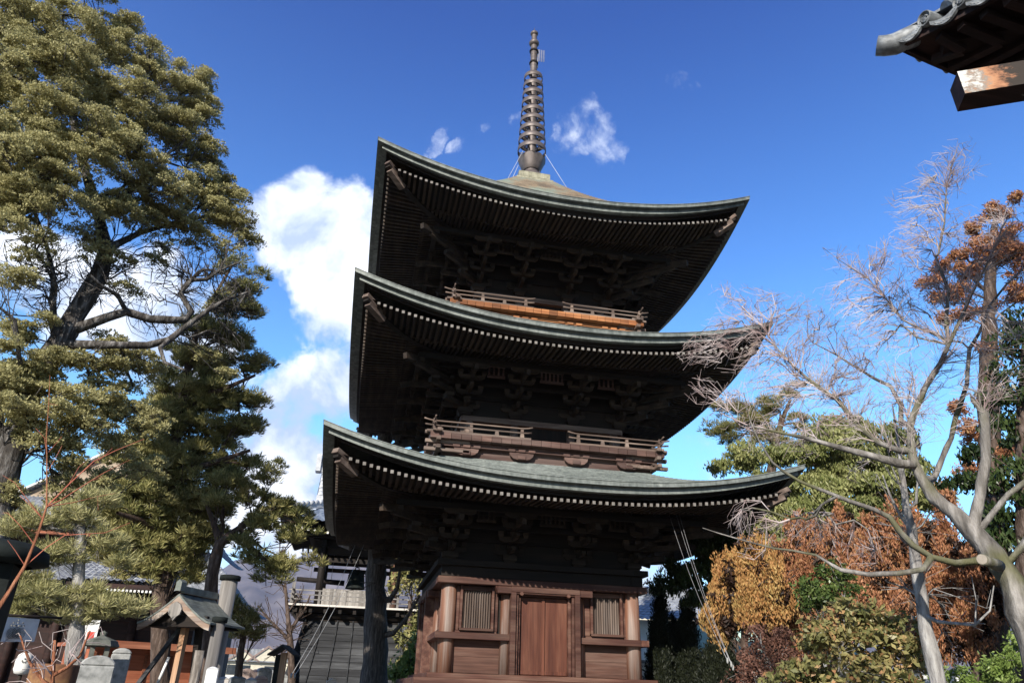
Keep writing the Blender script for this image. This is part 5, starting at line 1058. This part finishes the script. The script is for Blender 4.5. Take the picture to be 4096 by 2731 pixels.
# white lantern on a pole, banner with the paulownia crest
p = W(95, 2650, 15); o = thing('lantern', 'white round paper lantern printed with a crest at the left edge', 'lantern', (p[0], p[1], p[2]-.17))
b = MB(); b.lathe([(.05, 0), (.10, .02), (.125, .08), (.12, .13), (.125, .18), (.12, .23), (.10, .29), (.06, .32)], 22); b.build('shade', WPAINT, o)
b = MB()
cd = (Vector(CAM)-o.location); cd.z = 0; cd.normalize(); th0 = math.atan2(cd.y, cd.x)
for du, dz in ((-.25, .2), (0, .23), (.25, .2), (-.12, .18), (.12, .18)): a_ = th0+du; b.tube([(.122*math.cos(a_), .122*math.sin(a_), dz), (.130*math.cos(a_), .130*math.sin(a_), dz)], .012, 8)
b.build('crest', plain('dark print', ((.1, .1, .1), (.16, .16, .15)), 5), o)
b = MB(); b.tube([(0, 0, .01), (.02, 0, -o.location.z)], .03, 8); b.build('pole', DKZ, o)
q0, q1, q2, q3 = W(0, 2565, 9), W(140, 2565, 9.3), W(160, 2475, 9.3), W(20, 2465, 9)
ban = thing('banner', 'white cloth banner with a grey paulownia leaf and flower crest, far left', 'banner', tuple(q0))
q0, q1, q2, q3 = (Vector(q)-ban.location for q in (q0, q1, q2, q3))
b = MB(); bn = (q1-q0).cross(q3-q0).normalized()
if bn.dot(Vector(CAM)-ban.location) < 0: bn = -bn
for off in (0, -.006): b.grid(lambda i, j, off=off: q0.lerp(q1, i/20).lerp(q3.lerp(q2, i/20), j/12)+bn*(off+.012*math.sin(i*.9)*(1-j/12)), 21, 13)
b.build('cloth', WPAINT, ban)
b = MB(); uu = (q1-q0).normalized(); vv = bn.cross(uu)
if vv.z < 0: vv = -vv
cc_ = q0.lerp(q2, .42)+uu*-.03
def blot(pts, r=.0045): b.tube([cc_+uu*x+vv*y+bn*.017 for x, y in pts], r, 5)
for k, (ax_, sc_) in enumerate(((PI/2, 1), (PI*.93, .95), (PI*.07, .95))):
    for s_ in (1, .74, .48, .22):
        pts = []
        for t in np.linspace(0, 2*PI, 18):
            rr = .060*sc_*s_; x = .055*sc_*math.cos(ax_)+rr*math.cos(t)*(1.0 if k else .8); y = -.02+.035*sc_*math.sin(ax_)*(1 if k else .3)+rr*math.sin(t)*.85; pts.append((x, y))
        blot(pts, .003)
for x0, ns in ((0, 3), (-.055, 2), (.06, 2)):
    for j in range(ns):
        for dx in ((-.016, .016) if j == 0 else (0,)):
            x = x0+dx*(1 if j == 0 else 0); y = .055+.026*j; blot([(x-.004, y), (x+.004, y+.001)], .008)
b.build('crest', plain('grey crest print', ((.12, .12, .11), (.2, .2, .19)), 9), ban)
b = MB(); b.tube([q3+Vector((-.3, 0, .02)), q2+Vector((.2, 0, .02))], .012, 6); b.tube([q3+(q2-q3)*-.25, q3+(q2-q3)*-.25-Vector((0, 0, 3))], .02, 6); b.build('rod', DKZ, ban)
# dark gate post at the left edge with its bronze cap
p = W(25, 2262, 7.5); o = thing('dark_gate_post', 'thick black gate post under a rounded bronze cap at the left edge', 'post', (p[0]-.12, p[1], 0), .2)
b = MB(); b.box(-.2, .2, -.2, .2, 0, p[2]); b.build('shaft', DARKM, o)
b = MB(); b.lathe([(0, p[2]+.19), (.28, p[2]+.18), (.40, p[2]+.12), (.42, p[2]+.03), (.3, p[2])], 24); b.build('cap', DARKM, o)

# -- far houses
hp = W(990, 2731, 150); o = thing('cream_house', 'cream two-storey house with twin gables far beyond the graves', 'house', (hp[0], hp[1], 0), .35)
b = MB(); b.box(-5, 5, 0, 9, 0, 5.2); b.build('wall', CREAM, o)
b = MB(); b.box(-5.6, 5.6, -.6, 9.5, 5.2, 5.4); b.prism([(-5.6, 5.4), (5.6, 5.4), (4.2, 7.4), (-4.2, 7.4)], 'y', 1.5, 9.0); b.build('roof', TILE, o)
for x, w_, h_ in ((-1.6, 2.6, 1.6), (2.6, 3.2, 2.4)):
    b = MB(); b.prism([(x-w_, 5.2), (x+w_, 5.2), (x, 5.2+h_)], 'y', -.4, 4); b.build('gable', CREAM, o)
    b = MB(); b.bar((x-w_-.3, -.5, 5.2), (x, -.5, 5.45+h_), .3, .2, (0, 1, 0)); b.bar((x+w_+.3, -.5, 5.2), (x, -.5, 5.45+h_), .3, .2, (0, 1, 0)); b.build('gable_trim', GRANP, o)
for x, w_ in ((-3.2, .8), (-1, 1.0), (3.4, .9)): b = MB(); b.box(x-w_, x+w_, -.06, -.003, 3.0, 4.6); b.build('window', GLASSD, o)
b = MB(); b.box(-4.6, .8, -1.2, -.01, 2.2, 2.9); b.build('balcony', PLW, o)
# right side: houses in the gap beside the pagoda
hp = W(2680, 2731, 46); z1_, z0_ = W(2680, 2410, 50)[2], W(2680, 2475, 46)[2]
o = thing('tiled_house', 'long house with a pale grey tiled roof behind the narrow cypresses', 'house', (hp[0], hp[1], 0), -.1)
b = MB(); b.box(-7, 7, 1, 9, 0, z0_); b.build('wall', PLW, o); b = MB(); tiles(b, (-8, 0, z0_-.1), (8, 0, z0_-.1), (8, 5, z1_+.5), (-8, 5, z1_+.5), 50, 10, 0, .06); ridge(b, (-8, 5, z1_+.7), (8, 5, z1_+.7), .2, .4, 30); b.build('roof', TILE, o)
for x in (-4, 0, 4): b = MB(); b.box(x-.9, x+.9, .95, .997, z0_-2, z0_-.8); b.build('window', GLASSD, o)
hp = W(2640, 2731, 75); z0_ = W(2640, 2405, 75)[2]; o = thing('far_grey_house', 'farther pale roofed house rising just above the long tiled roof', 'house', (hp[0], hp[1], 0), .1)
b = MB(); b.box(-4, 7, 0, 8, 0, z0_); b.build('wall', CREAM, o); b = MB(); tiles(b, (-5, -1, z0_-.2), (8, -1, z0_-.2), (8, 4, z0_+1.3), (-5, 4, z0_+1.3), 30, 6, 0, .06); b.build('roof', TILE, o)
b = MB(); b.box(-2, 1, -.05, -.003, z0_-1.5, z0_-.5); b.build('window', GLASSD, o)
hp = W(2860, 2731, 36); zt_, zb_ = W(2800, 2495, 39)[2], W(2800, 2602, 36)[2]; o = thing('green_roofed_house', 'house with a pale green ribbed metal roof behind the second cypress', 'house', (hp[0], hp[1], 0), -.1)
b = MB(); b.box(-1.4, 7, .8, 6, 0, zb_); b.build('wall', CREAM, o)
b = MB()
for j in range(14): t0, t1 = j/14, (j+1)/14; b.bar((-1.7, -.2+3.6*t0, zb_+(zt_-zb_)*t0+.05), (7.4, -.2+3.6*t0, zb_+(zt_-zb_)*t0+.05), .06, .08); b.add([(-1.7, -.2+3.6*t0, zb_+(zt_-zb_)*t0), (7.4, -.2+3.6*t0, zb_+(zt_-zb_)*t0), (7.4, -.2+3.6*t1, zb_+(zt_-zb_)*t1), (-1.7, -.2+3.6*t1, zb_+(zt_-zb_)*t1)], [(0, 1, 2, 3)])
b.build('roof', plain('pale green roofing', ((.36, .5, .45), (.48, .62, .57)), 3, rough=.5), o); b = MB(); b.box(1, 2.2, .75, .797, .8, 1.9); b.build('window', GLASSD, o)
for i, (u, l_) in enumerate(((2600, 'white garden wall panel behind the cypresses'),)):
    p = W(u, 2731, 30); o = thing('garden_wall', 'white plastered garden wall low behind the cypress trunks', 'wall', (p[0], p[1], 0), -.1); b = MB(); b.box(-1, 14, 0, .2, 0, W(2760, 2655, 30)[2]); b.build('wall_body', PLW, o)
    b = MB(); b.box(-1.1, 14.1, -.12, .32, W(2760, 2655, 30)[2], W(2760, 2655, 30)[2]+.1); b.build('coping', TILE, o)
# far town and mountain
MTN = plain('wooded winter mountain', ((.05, .045, .05), (.11, .095, .10), (.19, .165, .16)), .008, bmp=0)
b = MB(); rgm = random.Random(3); ph = [rgm.random()*6 for _ in range(8)]
def mh(a):   # ridge height by azimuth (radians, clockwise from +y)
    pts = [(-1.2, 170), (-.55, 170), (-.28, 130), (-.19, 165), (-.11, 195), (-.03, 235), (.05, 270), (.12, 240), (.2, 180), (.35, 130), (.6, 110), (1.2, 140), (1.6, 150)]
    return 2.85*(float(np.interp(a, [q[0] for q in pts], [q[1] for q in pts]))+6*math.sin(a*40+ph[0])+3*math.sin(a*97+ph[1]))
na, nr_ = 260, 26
def PM(i, j):
    a = -1.2+2.8*i/(na-1); t = j/(nr_-1); r = 2350+2400*t; f = math.sin(PI*min(1, t/.75)*.5)**1.3 if t < .75 else 1-(t-.75)*1.2
    z = mh(a)*1.0*f+2.8*(9*math.sin(a*70+t*5+ph[2])+6*math.sin(a*150+t*11+ph[3]))*f*(1-.5*t)
    return (CAM[0]+r*math.sin(a), CAM[1]+r*math.cos(a), z-1)
b.grid(PM, na, nr_); tag(b.build('mountain', MTN), kind='structure')
rr_ = random.Random(9); proto = None
for i in range(16):
    u = 960+rr_.random()*330; D = 230+rr_.random()*330; p = W(u, 2700, D); w_ = 4+rr_.random()*4; h_ = 5+rr_.random()*4
    o = thing('distant_house', 'distant pale house in the town below the mountain', 'house', (p[0], p[1], 0), rr_.random()*.8-.4, group='distant houses of the town below the mountain')
    b = MB(); b.box(-w_, w_, 0, 8, 0, h_); b.build('wall', (PLW, CREAM)[i % 2], o); b = MB(); b.prism([(-w_-.5, h_), (w_+.5, h_), (w_*.6, h_+2), (-w_*.6, h_+2)], 'y', -.6, 8.6); b.build('roof', TILE, o)
# guy wires
GWM = plain('pale steel cable', ((.25, .25, .25), (.4, .4, .4)), 5, rough=.4)
def wire(u0, v0, D0, u1, v1, D1, label, r=.004, group='pale guy wires right of the pagoda'):
    a, c = W(u0, v0, D0), W(u1, v1, D1); o = thing('guy_wire', label, 'wire', c, group=group); b = MB(); a = Vector(a)-Vector(c)
    b.tube([a*(1-t/8)+Vector((0, 0, -.25*math.sin(PI*t/8))) for t in range(9)], r, 5); b.build('cable', GWM, o)
    b = MB(); b.lathe([(0, .05), (.015, .04), (.02, 0), (.015, -.04), (0, -.05)], 8); b.build('anchor', GRAN, o)
wire(2668, 2030, 20.5, 2910, 2640, 14.2, 'leftmost pale guy wire running down into the rusty bushes'); wire(2700, 2040, 20.5, 2925, 2655, 14.3, 'middle pale guy wire running down into the rusty bushes'); wire(2712, 2040, 20.5, 2932, 2668, 14.35, 'rightmost pale guy wire running down into the rusty bushes')
for i, (u, l_) in enumerate(((1420, 'upper left guy wire crossing in front of the bell tower'), (1455, 'lower right guy wire crossing in front of the bell tower'))):
    wire(u, 2180, 22, 1165+i*14, 2700, 16, l_, .006, 'guy wires crossing the bell tower')
# -- corner of the near hall, top right
T0 = Vector((-.17, -18.20, 7.62)); a_ = Vector((.40, -.917, 0)); b_ = Vector((.995, .08, 0)).normalized()
nh = thing('near_hall_eave', 'tiled eave corner of a nearby hall jutting into the top right corner', 'roof corner', tuple(T0))
def E(s, t, z): return a_*s+b_*t+Vector((0, 0, z))
def lift(s, t): return .22*max(0, 1-min(s, t if t > s else s)/1.4)**2 if False else .20*max(0, 1-s/1.6)**2*max(0, 1-t/1.6)**2
b = MB()
b.grid(lambda i, j: E(.05+6*(i/40)**1.5, .05+6*(j/40)**1.5, lift(6*(i/40)**1.5, 6*(j/40)**1.5)-.10+.02*min(6*(i/40)**1.5, 6*(j/40)**1.5)), 41, 41); b.build('soffit', DRED, nh)
b = MB()
b.grid(lambda i, j: E(.0+6*(i/40)**1.5, 6*(j/40)**1.5, lift(6*(i/40)**1.5, 6*(j/40)**1.5)+.06+.5*min(6*(i/40)**1.5, 6*(j/40)**1.5)), 41, 41); b.build('roof_surface', TILED, nh)
NT = plain('grey eave tiles', ((.06, .066, .07), (.15, .16, .168), (.32, .34, .35)), 11, rough=.5, spec=.4)
b = MB()
for k in range(60): t = k*.1; b.bar(E(t, 0.02, lift(t, 0)-.10), E(t+.1, .02, lift(t+.1, 0)-.10), .04, .09); b.bar(E(.02, t, lift(0, t)-.10), E(.02, t+.1, lift(0, t+.1)-.10), .04, .09)
b.build('fascia', DRED, nh)
def disc(pos, nrm, r=.082):
    o_ = MB(); nrm = Vector(nrm).normalized(); s0 = 0
    o_.lathe([(0, .03), (r*.15, .035), (r*.3, .02), (r*.55, .02), (r*.58, .012), (r*.8, .012), (r*.84, .035), (r*.95, .04), (r, .03), (r, -.25)], 24)
    for q in range(14): t = q*2*PI/14; o_.lathe([(0, .03), (r*.055, .024), (r*.07, .012)], 6, (r*.7*math.cos(t), r*.7*math.sin(t)))
    for q in range(3):
        t = q*2*PI/3; o_.tube([(r*.4*math.cos(t+x), r*.4*math.sin(t+x), .024) for x in np.linspace(0, 1.6, 6)], [r*.13*(1-.15*x) for x in range(6)], 6)
    M_ = nrm.to_track_quat('Z', 'Y').to_matrix().to_4x4(); M_.translation = pos; o_.xf(M_); o_.build('round_eave_tile', NT, nh)
def pend(pos, along, out_):
    o_ = MB(); n = 12; along = along.normalized()
    top = [(x, -.03-.055*math.sin(PI*(x+.13)/.26)) for x in np.linspace(-.13, .13, n)]; bot = [(x, -.075-.085*math.sin(PI*(x+.13)/.26)) for x in np.linspace(-.13, .13, n)]
    vs = []
    for off in (0, .03): vs += [pos+along*x+Vector((0, 0, z))+out_*off for x, z in top]+[pos+along*x+Vector((0, 0, z))+out_*off for x, z in bot]
    fs = []
    for i in range(n-1): fs += [(i, i+1, n+i+1, n+i), (2*n+i, 3*n+i, 3*n+i+1, 2*n+i+1), (i, 2*n+i, 2*n+i+1, i+1), (n+i, n+i+1, 3*n+i+1, 3*n+i)]
    o_.add(vs, fs); rg_ = random.Random(4)
    for q in range(16): x = -.11+.22*((q*.618) % 1); z = -.06-.07*math.sin(PI*(x+.13)/.26)+rg_.uniform(-.016, .016); c = pos+along*x+Vector((0, 0, z))+out_*.035; o_.tube([c-out_*.02, c+along*.012+Vector((0, 0, rg_.uniform(-.008, .008)))], .008, 5)
    o_.build('pendant_eave_tile', NT, nh)
for k in range(9):
    s = .36+.33*k
    disc(E(s, -.03, lift(s, 0)+.015), -b_); pend(E(s-.165, -.03, lift(s-.165, 0)-.0), a_, -b_)
    disc(E(-.03, s, lift(0, s)+.015), -a_)
b = MB(); b.tube([E(.34, .30, .30), E(.12, .10, .16), E(.0, .0, .12), E(-.05, -.045, .13), E(-.10, -.09, .155)], [.12, .115, .11, .105, .10], 20); b.build('corner_tile', NT, nh)
b = MB()
for q in range(5): b.tube([E(.45+.28*q, .15+.3*q, .22+.20*q), E(.60+.28*q, .32+.3*q, .34+.20*q)], .12-.005*q, 14)
b.tube([E(.75, .25, .45), E(.62, .12, .62), E(.52, .02, .84)], [.16, .12, .02], 12); b.tube([E(.9, .2, .5), E(.80, .05, .68), E(.66, -.1, .72)], [.14, .07, .01], 10); b.build('demon_tile', NT, nh)
b = MB()
for q in range(28):
    s = .35+.2*q; b.bar(E(s, .08, lift(s, 0)-.17), E(s, min(s, 4), -.15), .08, .08); b.bar(E(.08, s, lift(0, s)-.17), E(min(s, 4), s, -.15), .08, .08)
b.build('rafter_rows', DRED, nh)
b = MB(); b.bar(E(.25, .25, -.12+.12), E(4, 4, -.1), .2, .2); b.build('hip_beam', DRED, nh)
m_, n_, b_s = newmat('beam bleached at its end with painted eave shadow'); tcb = n_.nodes.new('ShaderNodeTexCoord').outputs['Object']
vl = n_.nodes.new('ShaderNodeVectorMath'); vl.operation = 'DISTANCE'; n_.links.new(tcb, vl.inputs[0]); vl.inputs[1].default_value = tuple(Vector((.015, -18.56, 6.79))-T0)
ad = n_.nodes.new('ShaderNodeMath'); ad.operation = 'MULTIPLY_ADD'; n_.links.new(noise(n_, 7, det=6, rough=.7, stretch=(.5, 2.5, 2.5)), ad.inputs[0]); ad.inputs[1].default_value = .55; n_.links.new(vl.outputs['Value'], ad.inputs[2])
n_.links.new(ramp(n_, ad.outputs[0], [(.40, (.62, .6, .56)), (.48, (.20, .17, .145)), (.54, (.40, .20, .10)), (.62, (.27, .12, .06)), (.70, (.02, .013, .009))]), b_s.inputs['Base Color']); b_s.inputs['Roughness'].default_value = .8; BEAMW = m_  # weathered pale end; the dark stop beyond it paints in the eave's shadow
q0 = Vector((-.005+.02, -18.56, 6.79))-T0; bd = Vector((.62, -.30, .02)).normalized()
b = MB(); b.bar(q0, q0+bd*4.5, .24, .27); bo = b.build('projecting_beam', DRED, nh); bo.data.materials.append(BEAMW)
fs_ = sorted(bo.data.polygons, key=lambda f: -(f.normal.dot(sdir)-.4*abs(f.normal.dot(bd)))); fs_[0].material_index = 1  # only the sun-facing side gets the pale colour; dark timber paints shade elsewhere
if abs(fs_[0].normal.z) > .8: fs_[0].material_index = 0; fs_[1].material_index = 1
b = MB(); b.tube([q0+bd*.5+Vector((0, 0, -.15)), q0+bd*.54+Vector((0, 0, -.19)), q0+bd*.6+Vector((0, 0, -.19)), q0+bd*.64+Vector((0, 0, -.15))], .006, 6); b.build('hook', IRON, nh)
b = MB(); c0 = E(3.2, 3.2, 0); b.box(c0.x-.1+0, c0.x+4, c0.y-2, c0.y+2, -T0.z, .1); b.build('wall', DRED, nh)

# -- the air between here and the mountain
hm = bpy.data.materials.new('haze air'); hm.use_nodes = True; n_ = hm.node_tree; n_.nodes.clear(); o_ = n_.nodes.new('ShaderNodeOutputMaterial'); v_ = n_.nodes.new('ShaderNodeVolumePrincipled')
v_.inputs['Color'].default_value = (.62, .74, 1, 1); v_.inputs['Density'].default_value = .00009; v_.inputs['Anisotropy'].default_value = .2; n_.links.new(v_.outputs[0], o_.inputs['Volume'])
b = MB(); b.box(-5010, 5010, -5010, 5010, -2, 860); tag(b.build('haze', hm), kind='stuff')
GR = plain('gravel and soil', ((.06, .05, .038), (.13, .115, .095)), .8, bd=.02)
b = MB(); b.grid(lambda i, j: (-3000+6000*i/40, -3000+6000*j/40, 0), 41, 41); tag(b.build('ground', GR), kind='structure')
